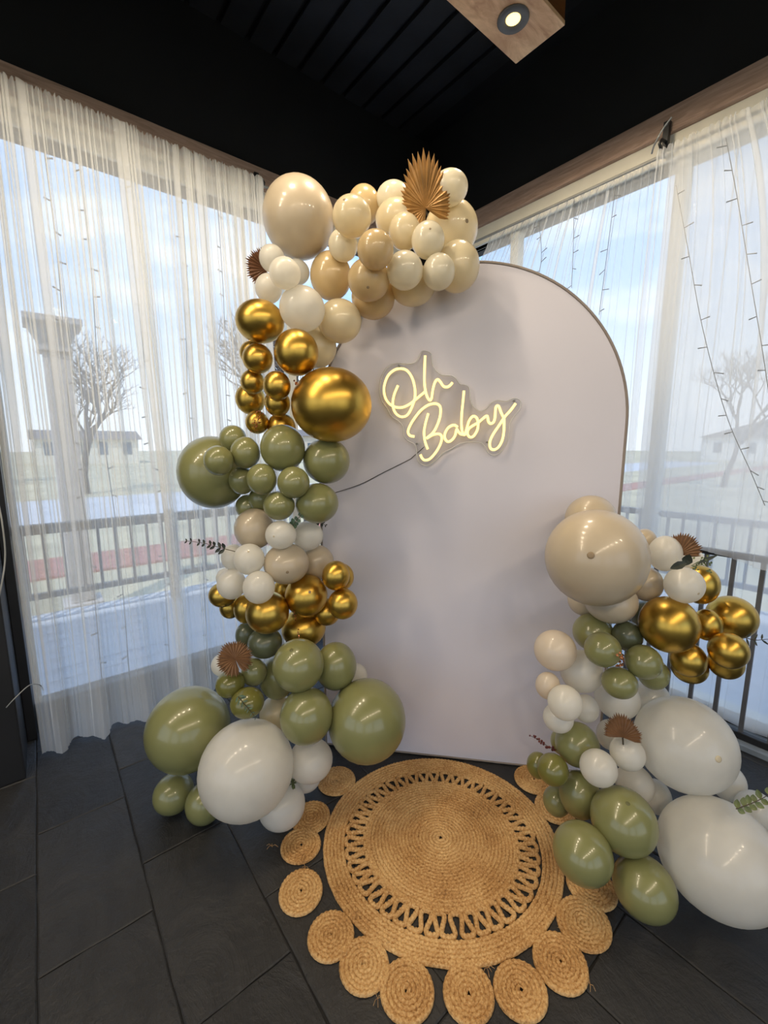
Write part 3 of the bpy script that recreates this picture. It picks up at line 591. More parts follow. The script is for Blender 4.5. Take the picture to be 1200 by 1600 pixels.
# ================================================================== balloons
BAL = [
('T',0.852,1.572,2.284,0.1354,1.033,'sand','largest sand beige balloon at top left end of the arch, beside the left curtain rod'),
('T',1.103,1.503,2.381,0.0679,1.119,'tan','tan balloon half hidden behind the cream one right of the largest sand balloon'),
('T',0.909,1.308,2.209,0.0648,0.976,'cream','cream balloon with dark nub, touching right side of the largest top sand balloon'),
('T',1.172,1.404,2.389,0.0610,0.850,'pale','pale white balloon at the very top, left of the golden palm fan'),
('T',1.242,1.176,2.353,0.0597,0.850,'pale','pale white balloon rising behind the golden palm fan, right of it'),
('T',1.344,1.261,2.276,0.1034,1.007,'cream','large cream balloon at the right end of the arch, directly below golden palm fan'),
('T',1.140,1.345,2.281,0.0746,0.850,'cream','cream balloon tucked below and left of the golden palm fan, behind smaller ones'),
('T',1.102,1.258,2.199,0.0585,1.057,'cream','small cream balloon in the middle of the top cluster, under the palm fan'),
('T',1.128,1.165,2.147,0.0579,1.030,'pale','small pale balloon overlapping the lower left of the large cream end balloon'),
('T',0.921,1.194,2.072,0.0590,1.004,'tan','tan balloon below the dark-nubbed cream balloon in the top cluster'),
('T',0.936,1.404,2.159,0.0533,1.021,'pale','small pale balloon wedged between largest top sand balloon and a tan one'),
('T',0.947,1.508,2.087,0.0828,1.101,'tan','tan balloon hanging directly below the largest top sand balloon'),
('T',0.966,1.291,2.018,0.0716,0.947,'tan','tan balloon with dark nub near the lower edge of the top cluster'),
('T',1.060,1.389,2.003,0.0806,0.948,'tan','lowest tan balloon under the top cluster, against the white arch board'),
('T',1.044,1.190,2.037,0.0616,0.980,'pale','front pale balloon low in the top cluster, left of its near twin'),
('T',1.149,1.131,2.040,0.0574,1.053,'pale','pale balloon low in the top cluster, second from its right edge'),
('T',1.269,1.155,2.092,0.0839,1.083,'cream','cream balloon at the lower right edge of the top cluster, beside arch board edge'),
('T',1.164,1.280,2.038,0.0776,0.850,'cream','cream balloon at the very bottom of the top cluster, centre'),
('T',0.743,1.583,2.122,0.0469,1.021,'white','small white balloon just under the largest top sand balloon, above the brown fan'),
('T',0.714,1.425,2.020,0.0512,0.951,'white','white balloon in front of the small white group under the top sand balloon'),
('T',0.730,1.593,2.019,0.0502,1.047,'white','white balloon right below the brown palm fan at left edge of garland'),
('T',0.842,1.580,2.098,0.0461,0.936,'white','white balloon mostly hidden behind white group under the top sand balloon'),
('T',0.788,1.448,1.926,0.0781,0.946,'white','large white balloon just above the two uppermost gold balloons'),
('T',0.936,1.434,1.906,0.0799,0.946,'cream',"cream balloon beside the large white one, over the arch board's left side"),
('T',0.906,1.559,1.830,0.0801,1.004,'cream','cream balloon peeking out behind the upper gold balloons, above the largest gold one'),
('T',0.677,1.559,1.888,0.0798,0.854,'gold','topmost gold chrome balloon on the left garland'),
('T',0.747,1.423,1.768,0.0778,1.025,'gold','gold chrome balloon directly above left of the largest gold balloon'),
('T',0.664,1.564,1.759,0.0537,0.962,'gold','small gold chrome balloon right under the topmost gold balloon'),
('T',0.696,1.691,1.801,0.0473,0.981,'gold','gold balloon sliver hidden behind the small one under the topmost gold'),
('T',0.665,1.623,1.683,0.0456,1.027,'gold','small gold balloon at left edge of gold section, third down'),
('T',0.685,1.456,1.654,0.0493,1.056,'gold','small gold balloon touching the left side of the largest gold balloon'),
('T',0.686,1.705,1.629,0.0598,1.055,'gold','amber gold balloon at left edge, just above the olive balloons'),
('T',0.717,1.526,1.602,0.0483,1.047,'gold','small gold balloon hanging under the one touching the largest gold balloon'),
('T',0.670,1.610,1.534,0.0437,1.021,'gold','small gold balloon with copper glitter pick, above the sage group'),
('T',0.759,1.587,1.517,0.0555,0.987,'gold','lowest gold balloon of upper section, peeking over the large sage balloon'),
('T',0.849,1.361,1.590,0.1380,0.909,'gold','largest gold chrome balloon, left of the neon sign'),
('T',0.557,1.811,1.337,0.1421,1.081,'sage','big dark sage balloon sticking out farthest left in front of the curtain'),
('T',0.600,1.681,1.473,0.0512,0.997,'sage','small sage balloon at the top left of the upper green group'),
('T',0.612,1.593,1.420,0.0569,1.084,'sage','small sage balloon second from left along the top of upper green group'),
('T',0.511,1.591,1.393,0.0527,1.042,'sage','small sage balloon in front of the big dark far left balloon'),
('T',0.715,1.491,1.437,0.0841,1.059,'sage','large sage balloon directly below lowest upper gold, centre of green group'),
('T',0.866,1.433,1.388,0.0886,0.975,'sage','large sage balloon at right edge of green group, below the largest gold'),
('T',0.631,1.496,1.326,0.0551,1.058,'sage','small sage balloon in front, lower left of the large central sage one'),
('T',0.715,1.414,1.315,0.0575,0.999,'sage','small sage balloon in front, lower right of the large central sage one'),
('T',0.610,1.636,1.313,0.0516,1.100,'sage','dark sage balloon tucked against the right of the big far left balloon'),
('T',0.681,1.468,1.228,0.0557,0.947,'sage','small sage balloon at the bottom of upper green group, left of eucalyptus tuft'),
('T',0.814,1.422,1.230,0.0788,0.938,'sage','sage balloon where the neon sign cable ends, bottom right of upper green group'),
('T',0.672,1.734,1.194,0.0551,0.931,'sage','sage balloon mostly hidden below the big far left balloon'),
('T',0.687,1.645,1.234,0.0503,1.039,'sage','darkest small sage balloon hidden behind the lower upper-green group'),
('T',0.641,1.612,1.124,0.0791,1.027,'sand','sand beige balloon directly under the upper green group, at left'),
('T',0.676,1.453,1.121,0.0546,0.943,'white','small white balloon with dark nub right under the lowest upper sage'),
('T',0.810,1.495,1.093,0.0597,0.952,'white','white balloon under the eucalyptus tuft, right side of the middle white section'),
('T',0.707,1.479,1.000,0.0816,0.905,'sand','large sand balloon in the centre of the middle white section'),
('T',0.862,1.524,0.968,0.0734,1.005,'sand','sand balloon at the right edge of middle white section, above small gold pair'),
('T',0.580,1.525,1.030,0.0573,1.021,'white','small white balloon at the root of the dark eucalyptus sprig on the left'),
('T',0.576,1.679,1.005,0.0507,1.106,'white','white balloon behind the dark eucalyptus sprig, left edge'),
('T',0.543,1.623,0.915,0.0568,1.068,'white','small white balloon farthest left in the middle white section, lower row'),
('T',0.586,1.459,0.937,0.0583,1.046,'white','small white balloon lowest in the middle white section, above front gold'),
('T',0.567,1.766,0.901,0.0386,1.053,'white','tiny white balloon sliver behind the farthest left middle white balloon'),
('T',0.776,1.457,0.864,0.0827,0.998,'gold','large gold balloon in the middle of the lower gold band'),
('T',0.630,1.496,0.819,0.0809,0.994,'gold','large gold balloon in front of lower gold band, left of centre'),
('T',0.830,1.323,0.967,0.0538,1.063,'gold','upper one of the small gold pair at right of lower gold band'),
('T',0.847,1.305,0.858,0.0570,1.024,'gold','lower one of the small gold pair at right of lower gold band'),
('T',0.909,1.409,0.925,0.0528,1.068,'gold','gold balloon sliver hidden behind the upper small gold one at right'),
('T',0.532,1.704,0.852,0.0518,0.909,'gold','gold balloon at far left of the lower gold band'),
('T',0.574,1.747,0.777,0.0463,1.096,'gold','small gold balloon below the far left one of lower gold band'),
('T',0.595,1.618,0.804,0.0544,1.180,'gold','gold balloon between the far left and front gold balloons of lower band'),
('T',0.803,1.539,0.694,0.0857,0.870,'gold','gold balloon with hanging copper bead strand, bottom of lower gold band'),
('T',0.867,1.455,0.773,0.0546,1.006,'gold','gold balloon behind lower right, under the small gold pair'),
('T',0.755,1.604,0.849,0.0511,1.180,'gold','dark gold balloon hidden between large sand and large gold balloons'),
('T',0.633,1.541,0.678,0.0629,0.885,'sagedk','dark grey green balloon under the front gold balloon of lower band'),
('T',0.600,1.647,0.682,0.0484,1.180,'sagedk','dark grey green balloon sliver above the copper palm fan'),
('T',0.684,1.362,0.642,0.0951,1.020,'sage','large sage balloon under the bead strand, front of lower green group'),
('T',0.847,1.363,0.582,0.0878,1.151,'sage','sage balloon right edge of lower green group, above the big right sage'),
('T',0.683,1.549,0.507,0.0797,1.180,'sage','sage balloon hidden behind the left side of the large front sage'),
('T',0.581,1.535,0.575,0.0513,1.099,'sage','small sage balloon just right of the copper palm fan'),
('T',0.485,1.527,0.564,0.0510,0.923,'olive','small olive balloon directly below the copper palm fan'),
('T',0.515,1.442,0.518,0.0561,0.871,'olive','small olive balloon with glitter sprig, above the big white floor balloon'),
('T',0.528,1.738,0.538,0.0479,0.955,'white','small white balloon peeking out left of the copper palm fan'),
('T',0.686,1.314,0.461,0.0987,1.051,'sage','sage balloon with bright shine left of the big right floor sage'),
('T',0.900,1.229,0.397,0.1517,1.018,'sage','big sage balloon at the arch board foot, beside the jute rug'),
('T',0.369,1.707,0.331,0.1597,1.002,'sage','big sage balloon on far left above the dark floor, behind the big white'),
('T',0.486,1.402,0.290,0.1660,0.990,'white','biggest white balloon at the foot of the left garland'),
('T',0.711,1.340,0.249,0.0807,0.904,'white','white balloon between the biggest white and the big sage near the rug'),
('T',0.605,1.381,0.085,0.0849,0.930,'white',"white balloon resting on floor, lower right of the left garland's biggest white"),
('T',0.740,1.443,0.096,0.0611,0.884,'white','white balloon sliver above the floor white one beside the rug petals'),
('T',0.298,1.714,0.075,0.0752,0.960,'sage','sage balloon on the floor under the big far left one'),
('T',0.380,1.589,0.074,0.0735,1.071,'sage','sage balloon on floor squeezed behind the biggest white balloon'),
('T',0.676,1.547,0.357,0.0706,0.934,'cream','cream balloon in shade behind the biggest left white balloon'),
('T',0.984,1.426,0.464,0.0520,0.986,'white','white balloon sliver behind the right of lower green group, against arch board'),
('R',1.600,0.758,1.174,0.0897,0.977,'sand','sand balloon peeking over the top of the largest sand balloon on the right'),
('R',1.415,0.645,1.080,0.1587,1.009,'sand','largest sand balloon topping the right garland, with dark nub facing out'),
('R',1.663,0.523,1.078,0.0570,1.180,'white','white balloon on the right of the largest right sand, below the fan'),
('R',1.626,0.447,0.992,0.0590,1.008,'white','white balloon under the dark leaves on the right garland'),
('R',1.663,0.572,0.956,0.0584,1.134,'sand','sand balloon between the largest right sand and large gold balloon'),
('R',1.553,0.642,0.897,0.0824,0.878,'sand','sand balloon hanging under the largest right sand balloon'),
('R',1.607,0.760,0.855,0.0625,0.985,'sand','sand balloon sliver lower left under the largest right sand balloon'),
('R',1.800,0.446,0.957,0.0637,1.180,'gold','gold balloon behind the white one with dark leaves'),
('R',1.871,0.501,1.015,0.0484,1.180,'white','white balloon behind the dark leaves on the right garland'),
('R',1.728,0.614,1.100,0.0410,1.077,'sand','small sand sliver between largest right sand and the white balloon'),
('R',1.607,0.473,0.852,0.0921,1.034,'gold','largest gold balloon of the right garland'),
('R',1.778,0.408,0.826,0.0510,1.180,'gold','small gold balloon touching right side of the largest right gold'),
('R',1.893,0.367,0.837,0.0772,0.965,'gold','gold balloon farthest right in the right garland, before the railing'),
('R',1.729,0.332,0.775,0.0582,1.010,'gold','gold balloon lower right, below the farthest right gold one'),
('R',1.702,0.432,0.711,0.0576,1.046,'gold','gold balloon below the largest right gold, front of a doubled pair'),
('R',1.828,0.457,0.627,0.0588,0.949,'gold','gold balloon showing under the one below the largest right gold'),
('R',1.869,0.361,0.672,0.0563,1.011,'gold','gold balloon showing under the lower right gold one'),
('R',1.556,0.697,0.759,0.0698,0.973,'sage',"sage balloon at the upper left of the right garland's first green group"),
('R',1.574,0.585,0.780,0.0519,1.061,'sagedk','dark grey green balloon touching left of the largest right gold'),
('R',1.418,0.599,0.772,0.0572,0.997,'sage','sage balloon left of the copper glitter clip, first right green group'),
('R',1.523,0.509,0.730,0.0563,0.978,'sage','sage balloon right of the copper glitter clip, first right green group'),
('R',1.456,0.552,0.659,0.0527,0.898,'sage','sage balloon below the copper glitter clip, first right green group'),
('R',1.663,0.520,0.632,0.0535,1.062,'sage','sage balloon behind the lower right of the first right green group'),
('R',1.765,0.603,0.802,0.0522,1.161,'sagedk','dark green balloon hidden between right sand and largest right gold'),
('R',1.380,0.745,0.724,0.0714,0.979,'ivory','ivory balloon farthest left on the right garland, top of its pale column'),
('R',1.472,0.689,0.636,0.0741,1.002,'white','white balloon right of the ivory top one in the pale column'),
('R',1.332,0.737,0.609,0.0446,1.116,'ivory','small ivory balloon at left edge of right garland, second down'),
('R',1.292,0.651,0.603,0.0556,1.027,'white',"white balloon in front of the right garland's pale column"),
('R',1.337,0.694,0.505,0.0496,0.953,'white',"white balloon at the foot of right garland's pale column, above sage"),
('R',1.465,0.660,0.506,0.0468,1.075,'white','small white balloon just right of the front one in the pale column'),
('R',1.610,0.614,0.513,0.0774,0.988,'white','large white balloon behind the sage below the copper clip'),
('R',1.781,0.559,0.472,0.0683,0.949,'white','white balloon in back, between first right green group and the huge white'),
('R',1.647,0.402,0.432,0.1526,0.986,'white','upper one of the two huge white balloons at right'),
('R',1.524,0.250,0.195,0.1625,0.954,'white','lower huge white balloon on the floor, cut by the right edge'),
('R',1.907,0.316,0.198,0.0623,1.180,'white','white balloon behind the lower right of the upper huge white'),
('R',1.836,0.220,0.188,0.0644,1.042,'white','white balloon at the right edge behind the lower huge white'),
('R',1.392,0.647,0.405,0.0732,1.005,'sage','dark sage balloon below the pale column, right of the red berry sprig'),
('R',1.444,0.727,0.344,0.0455,1.156,'sage','sage balloon sliver at the root of the red berry sprig'),
('R',1.301,0.737,0.311,0.0427,1.138,'olive','small olive balloon farthest left at the bottom of right garland'),
('R',1.271,0.666,0.356,0.0506,0.995,'olive','olive balloon second from left, under the red berry sprig'),
('R',1.357,0.609,0.252,0.0729,1.165,'sage','sage balloon in lower right garland, left of the large front sage'),
('R',1.357,0.689,0.168,0.0493,1.077,'sage',"dark sage balloon low behind, above the rug's right rim"),
('R',1.327,0.543,0.413,0.0560,0.976,'white','white balloon left below the lower right palm fan'),
('R',1.446,0.504,0.431,0.0536,0.985,'white','white balloon directly under the lower right palm fan'),
('R',1.583,0.615,0.373,0.0521,1.134,'white','white balloon behind and left of the lower right palm fan'),
('R',1.328,0.456,0.284,0.0950,0.990,'sage','largest sage balloon of the lower right green trio, top one'),
('R',1.179,0.507,0.224,0.0830,0.943,'sage','sage balloon at left of the lower right green trio, above rug petals'),
('R',1.305,0.374,0.131,0.0845,0.956,'sage','sage balloon on the floor, lowest of the lower right green trio'),
('R',1.535,0.503,0.269,0.0617,0.979,'white','white balloon between the lower palm fan and the largest lower sage'),
('R',1.631,0.463,0.191,0.0554,1.180,'white','white balloon squeezed between the two huge whites and lower sage'),
]
NUBS = {2: (538, 311), 8: (672, 357), 12: (575, 450), 5: (730, 345), 50: (428, 838), 52: (449, 894), 54: (388, 862), 72: (455, 1016), 90+1: (923, 868), 90+3: (1092, 928), 90+32: (1123, 1186), 90+45: (981, 1255), 59: (484, 925), 58: (482, 920)}
BM = {'sand': 'sand', 'tan': 'tan', 'cream': 'cream_l', 'pale': 'pale', 'ivory': 'ivory', 'white': 'white', 'sage': 'sage', 'sagedk': 'sagedk', 'olive': 'olive', 'gold': 'gold'}
def core(g, z):
    if g == 'T':
        if z > 2.0: return at(600, 380, 1.74)
        p = at(440, 800, 1.72); return Vector((p.x, p.y, z))
    p = at(970, 1050, 1.45); return Vector((p.x, p.y, z-.05))
def hit(px, py, skip=()):
    d = ray(px, py).normalized(); best = None
    for i, b in enumerate(BAL):
        if i in skip: continue
        c = Vector(b[1:4]); oc = CAMP-c; bb = oc.dot(d); cc = oc.dot(oc)-b[4]**2; q = bb*bb-cc
        if q > 0:
            t = -bb-math.sqrt(q)
            if t > 0 and (best is None or t < best[0]): best = (t, i)
    if best is None: return None
    p = CAMP+d*best[0]; c = Vector(BAL[best[1]][1:4]); return p, (p-c).normalized(), best[1]
rb = random.Random(21)
NS, NR = 36, 22
for i, (g, x, y, z, r, q, col, lab) in enumerate(BAL):
    c = Vector((x, y, z)); tip = None
    if i in NUBS:
        d = ray(*NUBS[i]).normalized(); oc = CAMP-c; bb = oc.dot(d); dsc = bb*bb-oc.dot(oc)+r*r
        if dsc > 0: tip = (CAMP+d*(-bb-math.sqrt(dsc))-c).normalized()
    nub = tip is not None
    if tip is None:
        tip = (c-core(g, z)); tip.normalize()
        tip = (tip+(CAMP-c).normalized()*.55+Vector((rb.uniform(-.6, .6), rb.uniform(-.6, .6), rb.uniform(-.5, .4)))).normalized()
        vd = (CAMP-c).normalized(); dt = tip.dot(vd)
        if dt < .35: tip = (tip+vd*(.5-dt)).normalized()
    a = tip.orthogonal().normalized(); b = tip.cross(a)
    rz, rx = r*math.sqrt(q), r/math.sqrt(q)
    V = []; F = []
    for j in range(NR+1):
        th = math.pi*j/NR
        rad = 1.0 - .012*math.cos(th)**2
        nk = max(0, (th-2.55)/(math.pi-2.55)); rad += .09*nk**3
        sn = math.sin(th)
        if j == NR: sn = .045
        for k in range(NS):
            ph = 2*math.pi*k/NS
            v = (tip*math.cos(th)+(a*math.cos(ph)+b*math.sin(ph))*sn)*rad
            V.append((v.x*rx, v.y*rx, v.z*rz))
    for j in range(NR):
        for k in range(NS): F.append((j*NS+k, (j+1)*NS+k, (j+1)*NS+(k+1) % NS, j*NS+(k+1) % NS))
    F.append(tuple(NR*NS+k for k in range(NS)))
    mb = MB(); mb.add(V, F); me = mb.mesh('balloon')
    bm = bmesh.new(); bm.from_mesh(me); bmesh.ops.remove_doubles(bm, verts=bm.verts[:], dist=1e-5); bmesh.ops.recalc_face_normals(bm, faces=bm.faces[:]); bm.to_mesh(me); bm.free()
    o = link('balloon', me, MT[BM[col]], None, True); o.location = c
    tag(o, lab, 'balloon', 'balloons of the tall left garland' if g == 'T' else 'balloons of the low right garland')
    if nub:
        p = Vector((tip.x*rx, tip.y*rx, tip.z*rz)); N = MB(); V = []; F = []
        for j, (rr, hh) in enumerate(((.07, -.005), (.05, .001), (.03, .003), (.004, .004))):
            for k in range(10):
                ph = 2*math.pi*k/10; V.append(p+(a*math.cos(ph)+b*math.sin(ph))*rr*r+tip*(hh*r-.006*r*(j == 0)))
        for j in range(3):
            for k in range(10): F.append((j*10+k, j*10+(k+1) % 10, (j+1)*10+(k+1) % 10, (j+1)*10+k))
        F.append(tuple(30+k for k in range(10))); N.add(V, F)
        nb = build(N, 'nub', MT['nubg'] if col == 'sage' else MT['nubw'] if col == 'white' else MT['nub'], o, True); nb['label'] = 'dark nub at the balloon tip'

# ================================================================== jute rug
jm = Mat('jute'); f1 = jm.noise(150, 6, .65); f2 = jm.noise(7, 3)
mm = jm.n('ShaderNodeMath', operation='MULTIPLY_ADD'); mm.inputs[1].default_value = .45; jm.l(f2, mm.inputs[0]); jm.l(f1, mm.inputs[2])
jm.l(jm.ramp(mm.outputs[0], [(.42, srgb(96, 64, 32)), (.64, srgb(182, 136, 80)), (.95, srgb(232, 196, 138))]), jm.p.inputs['Base Color'])
jm.p.inputs['Roughness'].default_value = .75; jm.bump(f1, .6, .004); JUTE = jm.m
def rope(mb, pts, wd, ht, pitch=.0125, z0=0.0, closed=False):
    # flat braided cord along pts (2-D), resampled and given plait bumps
    L = [0]
    for p, q in zip(pts[:-1], pts[1:]): L.append(L[-1]+math.hypot(q[0]-p[0], q[1]-p[1]))
    n = max(8, int(L[-1]/(pitch/4))); V = []; F = []; j = 0; K = 6
    for i in range(n+1):
        s = L[-1]*i/n
        while j < len(L)-2 and L[j+1] < s: j += 1
        t = (s-L[j])/max(1e-9, L[j+1]-L[j]); p = pts[j]; q = pts[j+1]
        x = p[0]+(q[0]-p[0])*t; y = p[1]+(q[1]-p[1])*t
        dx, dy = q[0]-p[0], q[1]-p[1]; l = math.hypot(dx, dy) or 1; nx, ny = -dy/l, dx/l
        ph = 2*math.pi*s/pitch
        for k in range(K):
            a = math.pi*k/(K-1); side = math.cos(a)
            bump = 1+.30*math.sin(ph+abs(side)*2.6+(math.pi if side < 0 else 0))
            u = side*wd*.52*(1+.05*math.sin(ph)); V.append((x+nx*u, y+ny*u, z0+max(.001, (.36*min(1, math.sin(a)*2.2)+.64*math.sin(a))*ht*bump+.001)))
    for i in range(n):
        for k in range(K-1): F.append((i*K+k, i*K+k+1, (i+1)*K+k+1, (i+1)*K+k))
    mb.add(V, F)
def spiral(cx, cy, r0, r1, wd, sx=1, sy=1, rot=0):
    pts = []; th = 0; turns = (r1-r0)/wd; N = int(turns*40)+2
    c_, s_ = math.cos(rot), math.sin(rot)
    for i in range(N+41):
        th = 2*math.pi*turns*i/N; r = min(r1, r0+(r1-r0)*i/N)
        x, y = r*math.cos(th)*sx, r*math.sin(th)*sy
        pts.append((cx+x*c_-y*s_, cy+x*s_+y*c_))
    return pts
rc = (at(600, 800, 1.0)-CAMP); RC = FH*1.394+RT*.208; RC.z = 0
rug = thing('jute_rug', (RC.x, RC.y, .002), 'round braided jute rug with openwork ring and disc petals in front of arch board', 'rug')
RZ = .003
R1, R2, R3 = .262, .343, .410
mb = MB(); rope(mb, spiral(RC.x, RC.y, .004, R1, .0122, 1.035, .975, PHI-math.pi/2), .0136, .0085, .015, z0=RZ); kid(mb, 'centre_coil', JUTE, rug, True)
mb = MB(); rope(mb, spiral(RC.x, RC.y, R2, R3, .0122, 1.035, .975, PHI-math.pi/2), .0136, .0085, .015, z0=RZ); kid(mb, 'outer_coil', JUTE, rug, True)
nl = 42; pts = []; rl = random.Random(4)
jit = [rl.uniform(-.15, .15) for _ in range(nl+1)]; jit[nl] = jit[0]
for i in range(nl*16+1):
    t = i/16; k = int(t) % nl; fr = t-int(t)
    aa = 2*math.pi*(t+jit[k]*(1-fr)+jit[k+1]*fr)/nl
    w_ = math.sin(2*math.pi*fr); rr = (R1+R2)/2+((R2-R1)/2-.006)*math.copysign(abs(w_)**.7, w_)
    aa -= .036*math.sin(4*math.pi*fr)
    ea, eb = rr*math.cos(aa)*1.035, rr*math.sin(aa)*.975; q_ = RT*ea+FH*eb; pts.append((RC.x+q_.x, RC.y+q_.y))
mb = MB(); rope(mb, pts, .0145, .009, z0=RZ); kid(mb, 'openwork_cord', JUTE, rug, True)
PET = [(470,1321,33,30),(470,1393,38,37),(517,1462,42,43),(569,1508,43,48),(636,1547,46,53),(732,1552,46,52),(813,1547,46,52),(875,1503,45,48),(912,1442,45,43),(924,1385,40,34),(486,1277,32,26),(526,1220,33,27),(868,1262,32,26),(834,1218,30,22),(905,1320,36,30)]
for k, (px, py, hw, hh) in enumerate(PET):
    p = floor_at(px, py, .006); e1 = floor_at(px+hw, py, .006)-p; e2 = floor_at(px, py+hh, .006)-p
    r = (e1.length+e2.length)/2; r = max(.052, min(.088, r)-.0095)
    mb = MB(); rope(mb, spiral(p.x, p.y, .003, r, 0.0118, 1+.05*math.sin(k*2.1), 1-.04*math.sin(k*1.3), k), .0132, .0085, .014, z0=RZ)
    o = kid(mb, 'petal_disc', JUTE, rug, True)
fr_ = MB(); rf = random.Random(9)
for (px, py) in ((425, 1322), (590, 1560), (922, 1538), (882, 1452), (760, 1512), (477, 1355), (560, 1432), (600, 1475), (880, 1442), (540, 1490)):
    p = floor_at(px, py, .01)
    for k in range(5):
        d = Vector((rf.uniform(-1, 1), rf.uniform(-1, 1), 0))*.02
        fr_.tube([p, p+d*.5+Vector((0, 0, .008)), p+d], .0006, 3)
kid(fr_, 'frayed_threads', JUTE, rug)

# ================================================================== palm fans and sprigs
def frame(p, nrm):
    n = nrm.normalized(); u = (UP-n*UP.dot(n)).normalized(); return n, u, u.cross(n)     # u up, v to the right as seen from the viewer
def fan(px, py, depth, mat, a0, a1, nb, length, wd, stem_dir, label, tilt=(0, 0), cup=.15):
    p = at(px, py, depth); sc = (p-CAMP).dot(FW)/FPX
    n, u, v = frame(p, -(p-CAMP)); n = (n+u*tilt[1]+v*tilt[0]).normalized(); u = (u-n*u.dot(n)).normalized(); v = u.cross(n)
    root = thing('palm_fan', p, label, 'dried palm', 'dried palm fans in the garlands'); mb = MB(); rf = random.Random(int(px))
    for k in range(nb):
        a = math.radians(a0+(a1-a0)*(k+.5)/nb); L = length(math.degrees(a))*sc*rf.uniform(.94, 1.05)
        d = u*math.sin(a)+v*math.cos(a); s_ = n.cross(d); w_ = wd*sc; zz = -.0035 if k % 2 else .0
        V = []
        for t, ww, c in ((.0, .10, 0), (.35, .62, cup*.2), (.65, 1.0, cup*.5), (.85, .62, cup*.8), (1.0, .03, cup*1.1)):
            o = p+d*L*t+n*(c*L*.5+zz*t)
            V += [o-s_*w_*ww*.5-n*.0005, o+n*w_*.30*ww, o+s_*w_*ww*.5-n*.0005, o-n*w_*.10*ww-n*.0012]
        F = []
        for j in range(4):
            for e in range(4): F.append((j*4+e, j*4+(e+1) % 4, j*4+4+(e+1) % 4, j*4+4+e))
        F += [(3, 2, 1, 0), (16, 17, 18, 19)]; mb.add(V, F)
    kid(mb, 'fan_blades', mat, root)
    sd = u*stem_dir[1]+v*stem_dir[0]
    kid(MB().tube([p-n*.006, p+sd*sc*3-n*.012, p+sd*sc*8-n*.05], [.0028, .0026, .0024], 6), 'stem', MT['stem'], root, True)
def dep(px, py, fb):
    h = hit(px, py); return (h[0]-CAMP).dot(FH) if h else fb
bump = lambda c, w_, lo, hi: (lambda a: lo+(hi-lo)*math.exp(-((a-c)/w_)**2))
fan(665, 325, dep(690, 345, 1.6)-.05, MT['fan_gold'], -28, 262, 42, bump(97, 36, 40, 72), 9, (.1, -1), 'golden dried palm fan standing at the top of the arch garland', (-.1, .1))
fan(417, 420, 1.74, MT['fan_brown'], 105, 262, 26, bump(180, 80, 24, 34), 4.6, (1, 0), 'brown dried palm fan sticking out left of the small white balloons', (.2, .1))
fan(367, 1029, dep(400, 1005, 1.66)-.075, MT['fan_copper'], -60, 285, 46, lambda a: 28, 4.4, (.2, -1), 'round copper palm fan on the lower left garland beside olive balloons', (.15, .15), .05)
fan(1060, 866, dep(1052, 880, 1.5)+.03, MT['fan_copper'], -5, 145, 26, bump(60, 50, 28, 36), 5, (-.2, -1), 'copper palm fan behind the white balloon at right, below the curtain hem', (.1, .1))
fan(973, 1152, dep(975, 1165, 1.4)-.01, MT['fan_copper'], -8, 188, 32, lambda a: 27+8*math.exp(-((a-95)/45)**2), 4.6, (.1, -1), 'copper palm fan above the white balloons of lower right garland', (0, .2))

def leafshape(mb, p, d, n, L, W, curl=.15):
    d = d.normalized(); s_ = n.cross(d).normalized(); V = []
    prof_ = ((0, .05), (.2, .62), (.45, 1.0), (.7, .8), (.9, .38), (1, .03))
    for t, ww in prof_:
        o = p+d*L*t+n*(curl*L*t*t); V += [o-s_*W*.5*ww, o-n*W*.12*ww, o+s_*W*.5*ww, o-n*(W*.12*ww+.0008)]
    F = []
    for j in range(5):
        for e in range(4): F.append((j*4+e, j*4+(e+1) % 4, j*4+4+(e+1) % 4, j*4+4+e))
    F += [(3, 2, 1, 0), (20, 21, 22, 23)]; mb.add(V, F)
def sprig(name, path, depths, leafL, leafW, pairs, mat, label, cat, seed, taper=True, start=.25, big=None):
    rs = random.Random(seed); P = smooth_path([at(a, b, dd) for (a, b), dd in zip(path, depths)], 8)
    root = thing(name, P[0], label, cat); kid(MB().tube(P, [.0016-.0009*i/len(P) for i in range(len(P))], 5), 'stem', MT['stem'], root, True)
    mb = MB(); L = len(P)-1
    for k in range(pairs):
        t = start+(1-start)*k/max(1, pairs-1); i = min(L-1, int(t*L)); p = P[i]; d = (P[i+1]-P[i]).normalized()
        sc = (p-CAMP).dot(FW)/FPX; n = (CAMP-p).normalized(); s_ = n.cross(d).normalized(); f_ = (1.15-.75*t) if taper else 1
        for sg in (-1, 1):
            dd = (d*.55+s_*sg*rs.uniform(.6, 1)+n*rs.uniform(-.3, .35)).normalized()
            nn = (n+s_*rs.uniform(-.4, .4)); nn = (nn-dd*nn.dot(dd)).normalized()
            leafshape(mb, p, dd, nn, leafL*sc*f_*rs.uniform(.85, 1.15), leafW*sc*f_)
    kid(mb, 'leaves', mat, root)
    return root
sprig('eucalyptus_sprig', [(368, 862), (345, 856), (320, 849), (290, 845)], [1.58, 1.57, 1.57, 1.57], 12, 6, 8, MT['leaf_dark'], 'dark eucalyptus sprig pointing left from the middle white balloons', 'sprig', 1)
d_ = dep(470, 805, 1.55)-.012
sprig('eucalyptus_sprig', [(457, 822), (466, 810), (478, 797), (489, 788)], [d_]*4, 8, 6.5, 8, MT['leaf_frost'], 'frosted eucalyptus tuft between upper sage and middle white balloons', 'sprig', 2, start=.0)
sprig('eucalyptus_sprig', [(497, 812), (503, 817), (509, 821)], [1.68]*3, 8, 5, 3, MT['leaf_dark'], 'tiny dark leaf tuft under the sage balloon by the arch board', 'sprig', 3, start=.0)
